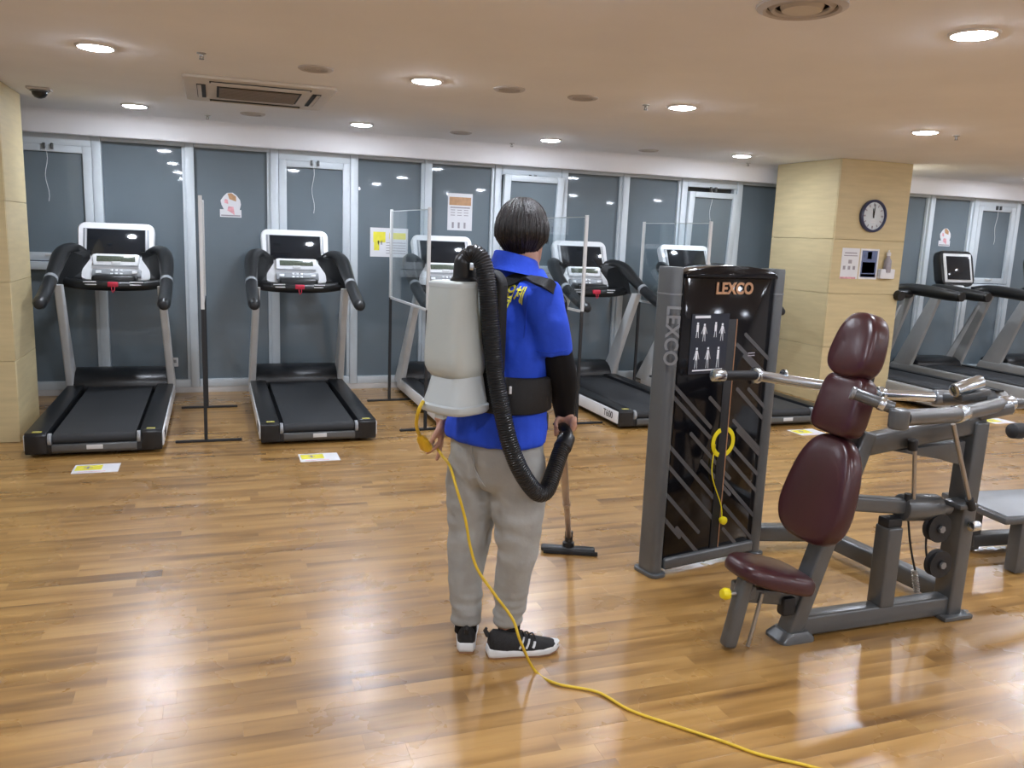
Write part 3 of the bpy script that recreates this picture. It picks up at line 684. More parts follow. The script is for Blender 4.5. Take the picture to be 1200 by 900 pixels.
MB().prism([(.075, .028), (.665, .028), (.665, .085), (.075, .085)], .06, (0, -.005, 0)).xf(Tm).build('bottom_rail', 'gun', tower, .012, 3)
cap = [(.075, TH-.045)] + [(.37+.295*math.cos(R(a)), TH-.04+.052*math.sin(R(a))) for a in range(180, -1, -12)] + [(.665, TH-.045)]
MB().prism(cap, .125, (0, -.003, 0)).xf(Tm).build('header', 'gloss', tower, .012, 3)
tx = text('LEXCO', .075, .002, Tm @ Matrix.Translation((.395, .011, 1.375)) @ Matrix.Rotation(R(90), 4, 'X'), 'maker_lettering', 'copper', tower, .0025)
# vertical lettering on the outer side of the left post, letters stacked along the post and read downwards
text('LEXCO', .085, .002, Tm @ Matrix.Translation((.012, .0005, 1.165)) @ Matrix.Rotation(R(-38), 4, 'Z') @ Matrix.Rotation(R(90), 4, 'X') @ Matrix.Rotation(R(-90), 4, 'Z') @ Matrix.Translation((0, 0, .012)), 'side_lettering', 'gunlt', tower, .002)
# diagonal grey stripes printed on the shroud
def tpix(x, y, d=.012):
    p = pl(x, y, P0+TN*.015, TN); q = p-P0; return q.dot(TT), q.z
def st_(x0, y0, x1, y1): return (730+x0/2.25, 290+y0/2.25, 730+x1/2.25, 290+y1/2.25)
STR = [(322, 228, 400, 312), (300, 255, 392, 352), (318, 285, 396, 372), (330, 372, 390, 440), (300, 372, 385, 470), (290, 455, 378, 552), (300, 480, 372, 560),
       (122, 350, 232, 475), (118, 378, 230, 502), (228, 395, 268, 440), (178, 490, 282, 610), (205, 562, 282, 652), (112, 512, 246, 668), (110, 565, 238, 716),
       (106, 642, 200, 752), (100, 705, 150, 765), (140, 738, 214, 826), (285, 520, 365, 610), (268, 545, 362, 655), (262, 610, 355, 720), (265, 680, 350, 780), (262, 740, 320, 808)]
for q in STR:
    x0, y0, x1, y1 = st_(*q); a, b = tpix(x0, y0), tpix(x1, y1); d = (Vector(b)-Vector(a)).normalized(); n_ = Vector((-d.y, d.x))*.0095
    ca, cb = Vector(a), Vector(b)
    MB().prism([tuple(ca-n_), tuple(cb-n_), tuple(cb+d*.006), tuple(cb+n_), tuple(ca+n_), tuple(ca-d*.006)], -.0012, (0, .0149, 0)).xf(Tm).build('diagonal_stripe', 'stripe', tower, smooth=0)
a, b = tpix(859, 374), tpix(834, 652)
sl = MB().prism([(a[0]-.030, a[1]), (a[0]+.022, a[1]), (a[0]+.022, b[1]), (a[0]-.030, b[1])], -.004, (0, .0149, 0)).xf(Tm).build('selector_slot', 'rubber', tower, .001)
MB().box((a[0]+.024, .011, (a[1]+b[1])/2), (.004, .004, a[1]-b[1])).xf(Tm).build('slot_edge', 'copper', tower, smooth=0)
a = tpix(847, 518); ra = [(.046, 0), (.064, 0), (.064, .004), (.046, .004)]
rg = MB()
for s0, s1 in ((110, 250), (-70, 70)):
    arc = lambda r_, d: [(a[0]+r_*math.cos(R(k)), a[1]+r_*math.sin(R(k)), d) for k in range(s0, s1+1, 10)]
    o1, o2 = arc(.055, 0), arc(.078, 0); pf = [(x, y) for x, y, _ in o2] + [(x, y) for x, y, _ in reversed(o1)]
    rg.prism(pf, -.004, (0, .0145, 0))
rg.xf(Tm).build('yellow_ring', 'yellow', tower, .001, 1)
a = tpix(843, 608); c0 = tpix(838, 520)
kb = MB().lathe((a[0], .010, a[1]), (0, -1, 0), [(.010, 0), (.010, .012), (.020, .014), (.020, .030), (.012, .034), (.0, .034)], 16).xf(Tm).build('selector_pin', 'yellow', tower)
MB().tube([Tm @ V(*q) for q in crom([(c0[0]-.008, .006, c0[1]), (c0[0]-.014, .004, c0[1]-.15), (a[0]-.012, .002, a[1]+.08), (a[0]-.005, -.006, a[1]+.01)], 6)], .003, 6).build('pin_lanyard', 'yellow', kb)
# instruction placard with white figures
a, b = tpix(811, 368), tpix(849, 436)
pc_ = MB().box(((a[0]+b[0])/2, .0125, (a[1]+b[1])/2), (b[0]-a[0], .003, a[1]-b[1])).xf(Tm).build('instruction_placard', 'bprint', tower, smooth=0)
pc_.data.materials[0] = mat('placard', (.022, .026, .038), .25, var=.1)
u0, u1, v1, v0 = a[0], b[0], a[1], b[1]; fw, fh = u1-u0, v1-v0
fg = None
for (fu, fv, sc, arms) in ((.16, .74, .12, 0), (.34, .70, .14, 1), (.64, .74, .12, 0), (.82, .70, .14, 1), (.18, .28, .17, 1), (.48, .28, .17, 1), (.76, .28, .17, 0)):
    x, z_ = u0+fu*fw, v0+fv*fh; h_ = sc*fh; fg = MB()
    fg.box((x, .0105, z_+h_*.85), (.010, .001, .010)).box((x, .0105, z_+h_*.2), (.013, .001, h_*.95))
    fg.bar((x-.004, .0105, z_-h_*.2), (x-.007, .0105, z_-h_*1.1), .001, .005, (0, 1, 0)).bar((x+.004, .0105, z_-h_*.2), (x+.007, .0105, z_-h_*1.1), .001, .005, (0, 1, 0))
    if arms: fg.bar((x-.006, .0105, z_+h_*.55), (x-.017, .0105, z_-h_*.2), .001, .004, (0, 1, 0)).bar((x+.006, .0105, z_+h_*.55), (x+.017, .0105, z_-h_*.2), .001, .004, (0, 1, 0))
    fg.xf(Tm).build('white_figure', 'paper', pc_, smooth=0)
fg = MB(); fg.box((u0+.28*fw, .0105, v0+.95*fh), (.4*fw, .001, .012)).box((u0+.5*fw, .0105, v0+.06*fh), (.8*fw, .001, .006)).xf(Tm).build('placard_print', 'paper', pc_, smooth=0)
a = tpix(880, 415)
MB().box((a[0], .0125, a[1]+.006), (.045, .001, .005)).box((a[0], .0125, a[1]-.006), (.045, .001, .005)).xf(Tm).build('small_print', 'gprint', tower, smooth=0)
# grey pulley on the side of the tower
pp = tp(TW+.02, 0, .20); pp.z = pl(908, 547, pp, TN).z
pu = MB().cyl(pp, pp+TT*.03, .038, n=24).build('guide_pulley', 'rubber', tower, .004); MB().box(pp+V(.015, 0, -.055), (.05, .03, .03)).build('pulley_bracket', 'gunlt', pu, .006)

# frame -------------------------------------------------------------
YC = 2.60
frame = MB().bar((2.20, YC, .055), (3.04, YC, .055), .075, .085).build('base_beam', 'gun', mc, .012, 3)
def spine(z_): return V(2.185+.325*z_, YC, z_)
sp = MB().bar(spine(.0), spine(.86), .07, .085, (0, 1, 0)).build('spine', 'gun', mc, .012, 3)
MB().loft([[V(2.20+a, YC+b, z_) for a, b in rrect(.17, .13, .03, 4)] for z_ in (0, .012)] + [[V(2.205+a, YC+b, .04) for a, b in rrect(.12, .10, .03, 4)]]).build('foot_plate', 'gun', sp)
col = MB().bar((3.035, YC, .0), (3.05, YC, .885), .075, .10, (0, 1, 0)).build('rear_column', 'gun', mc, .012, 3)
MB().box((3.035, YC, .010), (.16, .15, .02)).build('foot_plate', 'gun', col, .006)
for dy in (-.055, .055): MB().cyl((3.09, YC+dy, .02), (3.09, YC+dy, .034), .012, n=6).build('bolt', 'chrome', col)
pm = MB().bar((2.655, YC, .09), (2.655, YC, .445), .075, .085, (0, 1, 0)).build('middle_post', 'gun', mc, .010, 3)
MB().box((2.655, YC, .462), (.075, .062, .04)).build('stop_block', 'rubber', pm, .006)
MB().bar((2.40, YC, .565), (2.72, YC, .525), .055, .065).build('pivot_arm', 'gun', mc, .012, 3)
dr = MB().cyl((2.70, YC, .52), (2.90, YC, .505), .058, n=28).build('pivot_drum', 'gun', mc, .012)
MB().cyl((2.905, YC, .505), (2.97, YC, .50), .030, n=16).build('axle_cap', 'gunlt', dr, .004); MB().cyl((2.715, YC-.02, .552), (2.715, YC-.02, .585), .016, n=12).build('rod_end', 'rubber', dr)
# base frame back to the tower
b0, b1, b2 = tp(TW-.02, .085, .12), V(3.02, 3.42, .085), V(3.10, 2.66, .065)
xm = MB().bar(b0, b1, .075, .085).build('cross_beam', 'gun', mc, .014, 3)
MB().bar(b1+V(-.02, .03, 0), b2, .075, .085).build('diagonal_beam', 'gun', mc, .014, 3)
# upper beam from spine to column and bracket below it
ub = MB().bar((2.44, YC, .800), (3.09, YC, .875), .07, .085).build('upper_beam', 'gun', mc, .016, 3)
MB().prism([(2.60, .775), (2.99, .80), (2.99, .69), (2.86, .725)], .05, (0, YC-.025, 0)).build('gusset', 'gun', ub, .006)
# linkage rods and cables
MB().cyl((2.675, YC-.06, .80), (2.735, YC-.03, .565), .0085, n=10).build('linkage_rod', 'steel', mc); MB().cyl((2.665, YC-.06, .785), (2.660, YC-.06, .83), .020, n=12).build('rod_joint', 'rubber', mc, .004)
MB().cyl(at(1117, 497, 2.50), at(1137, 590, 2.50), .0095, n=10).build('linkage_rod', 'steel', mc)
MB().cyl(at(1136, 585, 2.50), at(1139, 597, 2.50), .018, n=12).build('rod_joint', 'rubber', mc, .003)
MB().tube(crom([at(1064, 605, YC), at(1067, 640, YC), at(1073, 672, YC)], 6), .0045, 8).build('cable', 'rubber', mc)
sp_ = MB()
for k in range(9): sp_.lathe(at(1071.5+k*.35, 668+k*3.0, YC), (0.1, 0, -1), [(.010, 0), (.014, .003), (.014, .006), (.010, .009)], 12)
sp_.build('spring', 'steel', mc)
MB().tube(crom([at(1087, 610, YC), at(1085, 640, YC), at(1087, 660, YC)], 6), .0045, 8).build('cable', 'rubber', mc)
for (px, py, r_) in ((1098, 618, .062), (1099, 660, .060)):
    c_ = at(px, py, 2.56); o = MB().lathe(c_+V(0, .018, 0), (0, -1, 0), [(r_, 0), (r_, .006), (r_-.010, .012), (r_-.010, .024), (r_, .030), (r_, .036), (.02, .036), (.02, .042), (0, .042)], 28).build('pulley', 'rubber', mc)
    MB().lathe(c_+V(0, -.024, 0), (0, -1, 0), [(.016, 0), (.016, .008), (0, .008)], 6).build('pulley_bolt', 'gunlt', o)
MB().box(at(1125, 590, 2.55), (.10, .10, .022)).build('column_bracket', 'gun', col, .005)
MB().cyl(at(1137, 617, 2.52), at(1137, 617, 2.52)+V(.045, 0, 0), .022, n=16).build('chrome_stub', 'chrome', mc, .004)
# press arms: near hub, far arm, yoke at the column top
A = V(3.16, YC, .948); N1 = V(2.76, 2.43, .955); N2 = V(2.33, 2.30, .985); F1 = at(1104, 466, 2.88); F2 = at(1031, 462, 2.93); F3 = at(886, 440, 2.98); F4 = at(838, 440, 2.98)
MB().tube([A+V(.03, 0, 0), N1, N2+V(.02, 0, 0)], .031, 18).build('near_arm', 'gun', mc, smooth=60)
MB().cyl(N1+V(.05, .02, 0), N1+V(-.02, -.006, 0), .035, n=20).build('arm_collar', 'chrome', mc, .004)
hub = MB().cyl(N2+V(0, 0, -.040), N2+V(0, 0, .034), .036, n=24).build('near_hub', 'gun', mc, .008, 3)
gp = at(1001, 461, 2.42)
MB().cyl(N2+V(.0, .03, .03), gp, .0225, n=16).build('near_grip', 'gun', mc, .003)
dg = (gp-N2-V(0, .03, .03)).normalized()
MB().cyl(gp-dg*.004, gp+dg*.012, .025, n=18).build('grip_cap', 'gunlt', mc, .004); MB().cyl(N2+V(.0, .03, .03)+dg*.03, N2+V(.0, .03, .03)+dg*.055, .026, n=18).build('grip_collar', 'chrome', mc, .004)
MB().tube([A+V(.0, .02, .02), F1], .031, 18).build('far_arm', 'gun', mc, smooth=60)
MB().tube([F1, F2], .024, 18).build('far_arm_tube', 'chrome', mc, smooth=60)
MB().cyl(F1+V(.05, -.02, .0), F1+V(-.04, .01, 0), .036, n=20).build('arm_collar', 'gunlt', mc, .005)
MB().cyl(F2+V(.015, 0, 0), F2+V(-.025, 0, .002), .034, n=20).build('arm_collar', 'chrome', mc, .004)
MB().tube([F2, F3], .024, 18).build('far_bar', 'chrome', mc, smooth=60)
dF = (F4-F3).normalized()
MB().cyl(F3-dF*.012, F3+dF*.012, .036, n=22).build('bar_flange', 'chrome', mc, .006)
MB().cyl(F3-dF*.14, F3-dF*.15, .0275, n=20).build('bar_ring', 'chrome', mc, .002)
MB().cyl(F3, F4-dF*.03, .0215, n=16).build('far_grip', 'rubber', mc, .003); MB().cyl(F4-dF*.045, F4+dF*.012, .027, n=18).build('grip_cap', 'chrome', mc, .005)
yk = MB().bar(A+V(-.13, .0, -.035), A+V(.06, 0, -.01), .10, .05).build('yoke', 'gun', mc, .014, 3)
c0 = at(1118, 458, 2.62); c1 = at(1149, 447, 2.62)
MB().cyl(c0, c1, .030, n=20).build('chrome_bumper', 'chrome', mc, .006); MB().bar(at(1122, 466, 2.62), at(1156, 459, 2.62), .05, .03).build('bumper_mount', 'gun', mc, .006)
MB().cyl(A+V(.02, 0, .0), A+V(.09, .0, .005), .033, n=20).build('yoke_collar', 'chrome', mc, .005)
MB().cyl(A+V(.09, 0, .005), A+V(.15, .0, .0), .024, n=16).build('tail_bar', 'gun', mc, .004); MB().cyl(A+V(.15, 0, .0), A+V(.46, .0, -.01), .022, n=16).build('tail_tube', 'chrome', mc, .004)

# pads --------------------------------------------------------------
def pad(name, prof, thick, c, tilt, ma='maroon', crown=.010):
    rings = []
    # normal -X, width along Y, height along Z; outline is shrunk towards the crowned front
    for s_, d in ((.90, .0), (.97, .004), (1.0, .016), (1.0, thick*.55), (.99, thick*.78), (.955, thick*.93), (.90, thick), (.70, thick+crown*.55), (.40, thick+crown*.88), (.12, thick+crown)):
        rings.append([V(-d, y_*s_, z_*s_) for y_, z_ in prof])
    mt = Matrix.Translation(c) @ Matrix.Rotation(tilt, 4, 'Y')
    return MB().loft(rings).xf(mt).build(name, ma, mc, smooth=70)
def egg(w_, h, top, n=36, e=2.6):
    out = []
    for k in range(n):
        a = 2*math.pi*k/n; c_, s_ = math.cos(a), math.sin(a)
        x = math.copysign(abs(c_)**(2/e), c_)*w_/2; z_ = math.copysign(abs(s_)**(2/e), s_)*h/2
        q = (z_/h+.5); out.append((x*(1-(1-top)*max(0, q)**1.3), z_))
    return out
TL = R(16)
def on_spine(z_): return V(spine(z_).x-.075, YC, z_)
low = pad('back_pad', egg(.40, .445, .70, e=2.8), .075, on_spine(.622), TL)
mid = pad('upper_back_pad', egg(.255, .250, .92, e=4.4), .075, on_spine(.962)+V(-.045, 0, 0), TL)
hed = pad('head_pad', egg(.255, .265, .70, e=2.8), .085, on_spine(1.195)+V(-.07, 0, 0), TL)
MB().bar(spine(.80)+V(-.05, 0, 0), spine(1.17)+V(-.115, 0, 0), .055, .05, (0, 1, 0)).build('pad_carrier', 'rubber', mc, .008)
pf = egg(.31, .345, .80, e=3.0)
sr = []
for s_, d in ((.90, 0), (.98, .006), (1.0, .02), (1.0, .035), (.97, .052), (.90, .064), (.75, .071), (.4, .077), (.1, .078)): sr.append([V(-z_*s_, y_*s_, d) for y_, z_ in pf])
seat = MB().loft(sr).xf(Matrix.Translation((2.055, YC, .262)) @ Matrix.Rotation(R(15), 4, 'Y')).build('seat', 'maroon', mc, smooth=70)
MB().bar((1.915, YC, .225), (2.25, YC, .165), .05, .06).build('seat_bracket', 'gun', mc, .008)
fp = MB().bar((1.885, YC-.02, .01), (1.945, YC-.02, .30), .058, .058, (0, 1, 0)).build('seat_post', 'gun', mc, .018, 4)
MB().box((1.95, YC, .235), (.07, .085, .06)).build('seat_clamp', 'gun', fp, .01)
MB().cyl((1.90, YC-.02, .235), (1.865, YC-.02, .235), .010, n=10).build('pin_shaft', 'steel', fp)
MB().lathe((1.872, YC-.02, .235), (-1, 0, .1), [(.012, 0), (.022, .005), (.024, .020), (.018, .034), (.0, .036)], 18).build('yellow_knob', 'yellow', fp)
MB().cyl((1.975, YC-.03, .005), (2.02, YC-.03, .225), .0085, n=10).build('adjust_rod', 'steel', mc)
MB().box((2.15, YC-.02, .155), (.06, .05, .08)).build('damper', 'rubber', mc, .012)

# ================================================================== MACHINE CUT BY THE RIGHT EDGE
gm = thing('leg_machine', 'grey machine with a flat foot platform, cut by the right edge', 'gym machine', (4.1, 3.0, 0))
MB().box((4.12, 3.02, .29), (.92, .44, .035), Matrix.Rotation(R(-6), 3, 'Z')).build('platform', 'gun', gm, .010)
MB().box((4.12, 3.02, .309), (.86, .39, .006), Matrix.Rotation(R(-6), 3, 'Z')).build('platform_mat', 'greypl', gm, .002)
for (x, y) in ((3.80, 2.89), (3.84, 3.20), (4.46, 2.84), (4.50, 3.13)):
    MB().box((x, y, .14), (.07, .07, .27)).build('leg', 'gun', gm, .008)
MB().box((4.13, 2.86, .06), (.70, .07, .07), Matrix.Rotation(R(-5), 3, 'Z')).build('lower_rail', 'gun', gm, .01)
MB().box((4.17, 3.16, .06), (.70, .07, .07), Matrix.Rotation(R(-5), 3, 'Z')).build('lower_rail', 'gun', gm, .01)
rp = at(1190, 505, 3.05)
MB().bar((rp.x+.62, 3.14, .07), (rp.x+.66, 3.14, rp.z+.02), .06, .06, (0, 1, 0)).build('roller_post', 'gun', gm, .01)
MB().cyl((rp.x+.66, 3.14, rp.z), rp+V(.05, .0, 0), .016, n=12).build('roller_axle', 'steel', gm)
MB().lathe(rp+V(.06, 0, 0), (-1, 0, 0), [(.030, 0), (.040, .01), (.042, .05), (.038, .085), (.022, .10), (.0, .102)], 24).build('foam_roller', 'rubber', gm)

# ================================================================== PERSON
def oval(c, u, v_, a, b, n=28, e=2.3):
    out = []
    for k in range(n):
        t = 2*math.pi*k/n; x, y = math.cos(t), math.sin(t)
        out.append(c + u*(math.copysign(abs(x)**(2/e), x)*a) + v_*(math.copysign(abs(y)**(2/e), y)*b))
    return out
def heading(d): return V(math.sin(R(d)), math.cos(R(d)), 0), V(math.cos(R(d)), -math.sin(R(d)), 0)   # forward, right
TF, TR = heading(62); PF, PR = heading(58); HF, HR = heading(44)
EX, EY = V(1, 0, 0), V(0, 1, 0)
def limb(mb, pts, n=16):
    # round horizontal-ish limb through (point, radius), slices square to its run
    P = [p for p, _ in pts]; return mb.tube(P, [r for _, r in pts], n)
ankL, ankR = at(546, 728, 2.885), at(597, 728, 2.80)
LEGL = [(558, 535, 2.885, .105), (555, 570, 2.89, .102), (553, 604, 2.895, .092), (549, 640, 2.895, .080), (544, 679, 2.89, .065), (545.5, 708, 2.885, .058), (546, 728, 2.885, .055)]
LEGR = [(604, 535, 2.755, .108), (607, 570, 2.745, .104), (607, 604, 2.74, .096), (607, 640, 2.745, .080), (600.5, 679, 2.77, .067), (598, 708, 2.79, .060), (594, 730, 2.80, .053)]
person = None
body = MB()
tors = [(582, 556, 2.82, .125, .095), (582, 530, 2.82, .150, .110), (583, 500, 2.82, .150, .105), (591, 455, 2.83, .135, .098), (600, 405, 2.842, .150, .105), (606, 372, 2.855, .158, .105), (609, 352, 2.866, .150, .092), (611, 337, 2.875, .10, .072), (613, 322, 2.882, .066, .060), (613.5, 308, 2.888, .054, .056), (613, 285, 2.898, .052, .056)]
body.loft([oval(at(x, y, Y), TR, TF, a, b) for x, y, Y, a, b in tors])
for LG, ank, hd_, sx in ((LEGL, ankL, 15, -1), (LEGR, ankR, 92, 1)):
    body.loft([oval(at(x, y, Y), EX, EY, r*.78, r*.78, 20, 2) for x, y, Y, r in LG] + [oval(ank+V(0, 0, -.035), EX, EY, .036, .036, 20, 2)])
SR, ER, WR = at(637, 350, 2.70), at(657, 438, 2.69), at(662, 486, 2.835)
SL, EL, WL = at(583, 342, 3.0), at(546, 425, 3.04), at(519.5, 486, 2.985)
limb(body, [(at(618, 346, 2.79), .060), (SR, .058), (SR.lerp(ER, .5), .048), (ER, .038), (ER.lerp(WR, .35), .035), (ER.lerp(WR, .8), .031), (WR, .027), (WR+(WR-ER).normalized()*.03, .026)])
limb(body, [(at(600, 342, 2.93), .060), (SL, .058), (SL.lerp(EL, .5), .048), (EL, .042), (EL.lerp(WL, .35), .042), (EL.lerp(WL, .8), .031), (WL, .027), (WL+(WL-EL).normalized()*.03, .026)])
# right hand closed round the wand handle
G = at(659.5, 501, 2.79); ga = (at(660, 488, 2.77)-at(659, 512, 2.85)).normalized()
g1 = (CR - ga*CR.dot(ga)).normalized(); g2 = ga.cross(g1)
if g2.dot(F) < 0: g2 = -g2
g1, g2 = g1*math.cos(R(48))+g2*math.sin(R(48)), g2*math.cos(R(48))-g1*math.sin(R(48))     # palm sits behind and to the right of the handle
def gp_(phi, k, r_): return G + ga*k + (g1*math.cos(R(phi)) + g2*math.sin(R(phi)))*r_
def ell(mb, c, ax, r, n=8):
    s_ = MB().sphere((0, 0, 0), 1, n); mt = Matrix((ax[0]*r[0], ax[1]*r[1], ax[2]*r[2])).transposed()
    mb.add([mt @ v + c for v in s_.v], s_.f)
ell(body, G+g1*.034-g2*.002, (g1, g2, ga), (.019, .038, .047))
limb(body, [(WR, .026), (WR.lerp(G+g1*.03+ga*.03, .6), .028), (G+g1*.032+ga*.02, .024)])
for i, (k, ln) in enumerate(((.031, 150), (.011, 168), (-.009, 160), (-.028, 138))):
    ph = [20+ln*q/6 for q in range(7)]
    body.tube([gp_(20, k, .036)] + [gp_(p_, k-.002*q, .0305-.0008*q) for q, p_ in enumerate(ph)][1:], [.0105, .0100, .0096, .0094, .0088, .0084, .0072], 10)
body.tube([gp_(-20, .040, .042), gp_(-42, .030, .040), gp_(-58, .012, .035), gp_(-66, -.008, .031), gp_(-70, -.022, .029)], [.015, .0135, .0118, .0102, .0078], 10)
# left hand hanging, forefinger and thumb at the plug
dn = V(-.10, -.08, -1).normalized(); lo = (CR - dn*CR.dot(dn)).normalized(); lf = dn.cross(lo)
if lf.dot(F) < 0: lf = -lf
PLc = WL + dn*.060
ell(body, PLc, (lo, lf, dn), (.016, .040, .050)); limb(body, [(WL, .026), (PLc, .022)])
for k, bend, l in ((-.030, .55, .070), (-.010, .22, .078), (.011, .26, .074), (.030, .32, .060)):
    b0 = PLc + dn*.040 + lf*k; pts = [b0]; d_ = dn.copy()
    if k == -.030: d_ = (dn*.75 - lo*.55 - lf*.25).normalized()
    for q in range(3):
        pts.append(pts[-1] + d_*l*(.42, .33, .25)[q]); d_ = (d_ - lo*bend*.55).normalized()
    body.tube([b0-d_*.0-dn*.02]+pts, [.011, .0102, .0096, .0088, .0072], 10)
body.tube([WL+dn*.035-lf*.03, PLc-lf*.048-lo*.012, PLc-lf*.050-lo*.026+dn*.03, PLc-lf*.045-lo*.034+dn*.052], [.015, .0125, .0105, .008], 10)
# head
HC = at(612, 273, 2.905)
def hp(r_, f, z_): return HC + HR*r_ + HF*f + V(0, 0, z_)
hd_r = [(-.128, .062, .020, .020), (-.118, .056, .040, .040), (-.095, .040, .056, .058), (-.06, .022, .066, .072), (-.02, .008, .072, .086), (.02, .0, .075, .092), (.06, -.002, .070, .088), (.09, -.004, .056, .070), (.108, -.004, .034, .044), (.115, -.004, .012, .016)]
body.loft([oval(hp(0, f, z_), HR, HF, a, b, 28, 2.1) for z_, f, a, b in hd_r])
body.loft([oval(hp(0, .088, .012), HR, HF, .008, .010, 12, 2), oval(hp(0, .096, -.02), HR, HF, .011, .014, 12, 2), oval(hp(0, .100, -.036), HR, HF, .016, .016, 12, 2), oval(hp(0, .090, -.046), HR, HF, .012, .010, 12, 2)])
for sx in (-1, 1):
    ell(body, hp(sx*.077, -.004, -.012), (HR, HF, UP), (.010, .018, .031)); ell(body, hp(sx*.030, .083, .024), (HR, HF, UP), (.018, .008, .006))
ell(body, hp(0, .086, -.066), (HR, HF, UP), (.024, .010, .011))
bme = remesh(body, .0055, 3, .5)
person = link_mesh(bme, 'person', 'skin', None)
tag(person, 'person in blue shirt and grey trousers standing back turned with a backpack vacuum', 'person')
for sx in (-1, 1):
    e_ = MB(); ell(e_, hp(sx*.031, .078, .006), (HR, HF, UP), (.0125, .0115, .0095)); eo = e_.build('eye', 'eye', person)
    e_ = MB(); ell(e_, hp(sx*.031, .0865, .006), (HR, HF, UP), (.0058, .004, .0058)); e_.build('iris', 'iris', eo)
    MB().tube([hp(sx*.014, .096, .028), hp(sx*.032, .093, .034), hp(sx*.05, .080, .028)], [.003, .004, .0025], 8).build('eyebrow', 'hair', person)
MB().tube(crom([hp(-.024, .086, -.067), hp(-.010, .0955, -.064), hp(0, .097, -.066), hp(.010, .0955, -.064), hp(.024, .086, -.067)], 4), [.002]+[.0052]*15+[.002], 8).build('lips', 'lip', person)
# hair: a thick cap of combed strands, longer at the back
NA, NT = 150, 22; outer, inner = [], []
HCc = HC + V(0, 0, .004) - HF*.004
for i in range(NA):
    ph = 2*math.pi*i/NA; fr_ = math.cos(ph)          # 1 = front
    zb = -.052 if abs(math.sin(ph)) > .55 and fr_ > -.3 else (.030 if fr_ > 0 else -.090)
    sm = (1+fr_)/2
    zb = (-.092)*(1-sm)**.8 + .062*sm**2.2 - .030*abs(math.sin(ph))**3 - .012*sm
    zb += .012*noise.noise(V(math.cos(ph)*4, math.sin(ph)*4, 3.1)) + .007*noise.noise(V(math.cos(ph)*14, math.sin(ph)*14, 1.7))
    co, ci = [], []
    for j in range(NT+1):
        q = j/NT; ztop = .124
        z_ = ztop - (ztop-zb)*(1-math.cos(q*math.pi*.5))**.85 if q < 1 else zb
        s_ = max(-1, min(1, z_/.126)); rad = math.sqrt(max(0, 1-s_*s_)) if z_ > 0 else math.sqrt(max(0, 1-(z_/.20)**2))
        if z_ < -.02: rad *= 1-.62*max(0, -.02-z_)/.09
        st_n = .045*noise.noise(V(math.cos(ph)*9, math.sin(ph)*9, z_*4)) + .030*noise.noise(V(math.cos(ph)*24, math.sin(ph)*24, z_*5)) + .03*noise.noise(V(math.cos(ph)*2.2, math.sin(ph)*2.2, z_*9))
        rr = rad*(1+st_n*min(1, q*2))
        ax_, bx_ = .091, .105
        dirv = HR*math.sin(ph)*ax_ + HF*math.cos(ph)*bx_
        co.append(HCc + dirv*max(rr, .004) + V(0, 0, z_)); ci.append(HCc + dirv*max(rr-.16, .002) + V(0, 0, min(z_, .106)))
    outer.append(co); inner.append(ci)
hm = MB(); rings = []
for j in range(NT+1): rings.append([outer[i][j] for i in range(NA)])
for j in range(NT, -1, -1): rings.append([inner[i][j] for i in range(NA)])
hm.loft(rings).build('hair', 'hair', person, smooth=80)

lk = MB(); rl = random.Random(3)
for q in range(420):
    i = rl.randrange(NA); sw = rl.uniform(-5, 5); j0 = rl.randrange(1, 9); pts = []
    for j in range(j0, NT+1, 2):
        ii = int(i + sw*(j-j0)/NT) % NA; o_ = outer[ii][j]; c_ = V(HCc.x, HCc.y, o_.z)
        pts.append(o_ + (o_-c_).normalized()*rl.uniform(-.001, .0035))
    if len(pts) < 4: continue
    e_ = (pts[-1]-pts[-2]).normalized(); pts.append(pts[-1] + e_*rl.uniform(.004, .020) + V(rl.uniform(-.003, .003), rl.uniform(-.003, .003), -.002))
    n_ = len(pts); lk.tube(pts, [.0012 + .0042*math.sin(math.pi*(k+.4)/n_) for k in range(n_-1)]+[.0006], 5)
ho = lk.build('hair_locks', 'hair', person, smooth=80); ho['kind'] = 'stuff'

def wrinkle(me, f):
    n_ = [v.normal.copy() for v in me.vertices]
    for v, nn in zip(me.vertices, n_): v.co += nn*f(v.co)
# trousers
tr = MB()
tr.loft([oval(at(x, y, Y), PR, PF, a, b) for x, y, Y, a, b in ((583, 492, 2.82, .172, .128), (582, 512, 2.82, .180, .134), (581.5, 535, 2.82, .184, .138), (581, 556, 2.82, .168, .126), (581, 568, 2.82, .13, .10))])
for LG in (LEGL, LEGR): tr.loft([oval(at(x, y, Y), EX, EY, r, r, 24, 2.1) for x, y, Y, r in LG])
tme = remesh(tr, .0085, 5, .5)
def folds(p):
    k = 0
    low = max(0, 1-abs(p.z-.17)/.12); knee = max(0, 1-abs(p.z-.48)/.14); seatz = max(0, 1-abs(p.z-.66)/.1)
    k += .011*low*noise.noise(V(p.x*9, p.y*9, p.z*42)) + .010*knee*noise.noise(V(p.x*10+p.z*14, p.y*8, p.z*20)) + .009*seatz*noise.noise(V(p.x*8+p.z*12, p.y*8, p.z*16))
    q_ = p - at(581, 540, 2.82); s_ = q_.dot(PR)
    if q_.dot(PF) < .02 and .60 < p.z < .84: k -= .016*math.exp(-(s_/.016)**2)*min(1, (.84-p.z)/.06)*min(1, (p.z-.60)/.05)
    return k + .0065*noise.noise(V(p.x*11, p.y*11, p.z*5+7)) + .002*noise.noise(V(p.x*30, p.y*30, p.z*22))
wrinkle(tme, folds); trousers = link_mesh(tme, 'trousers', 'pants', person)
bvt = BVHTree.FromObject(trousers, bpy.context.evaluated_depsgraph_get())
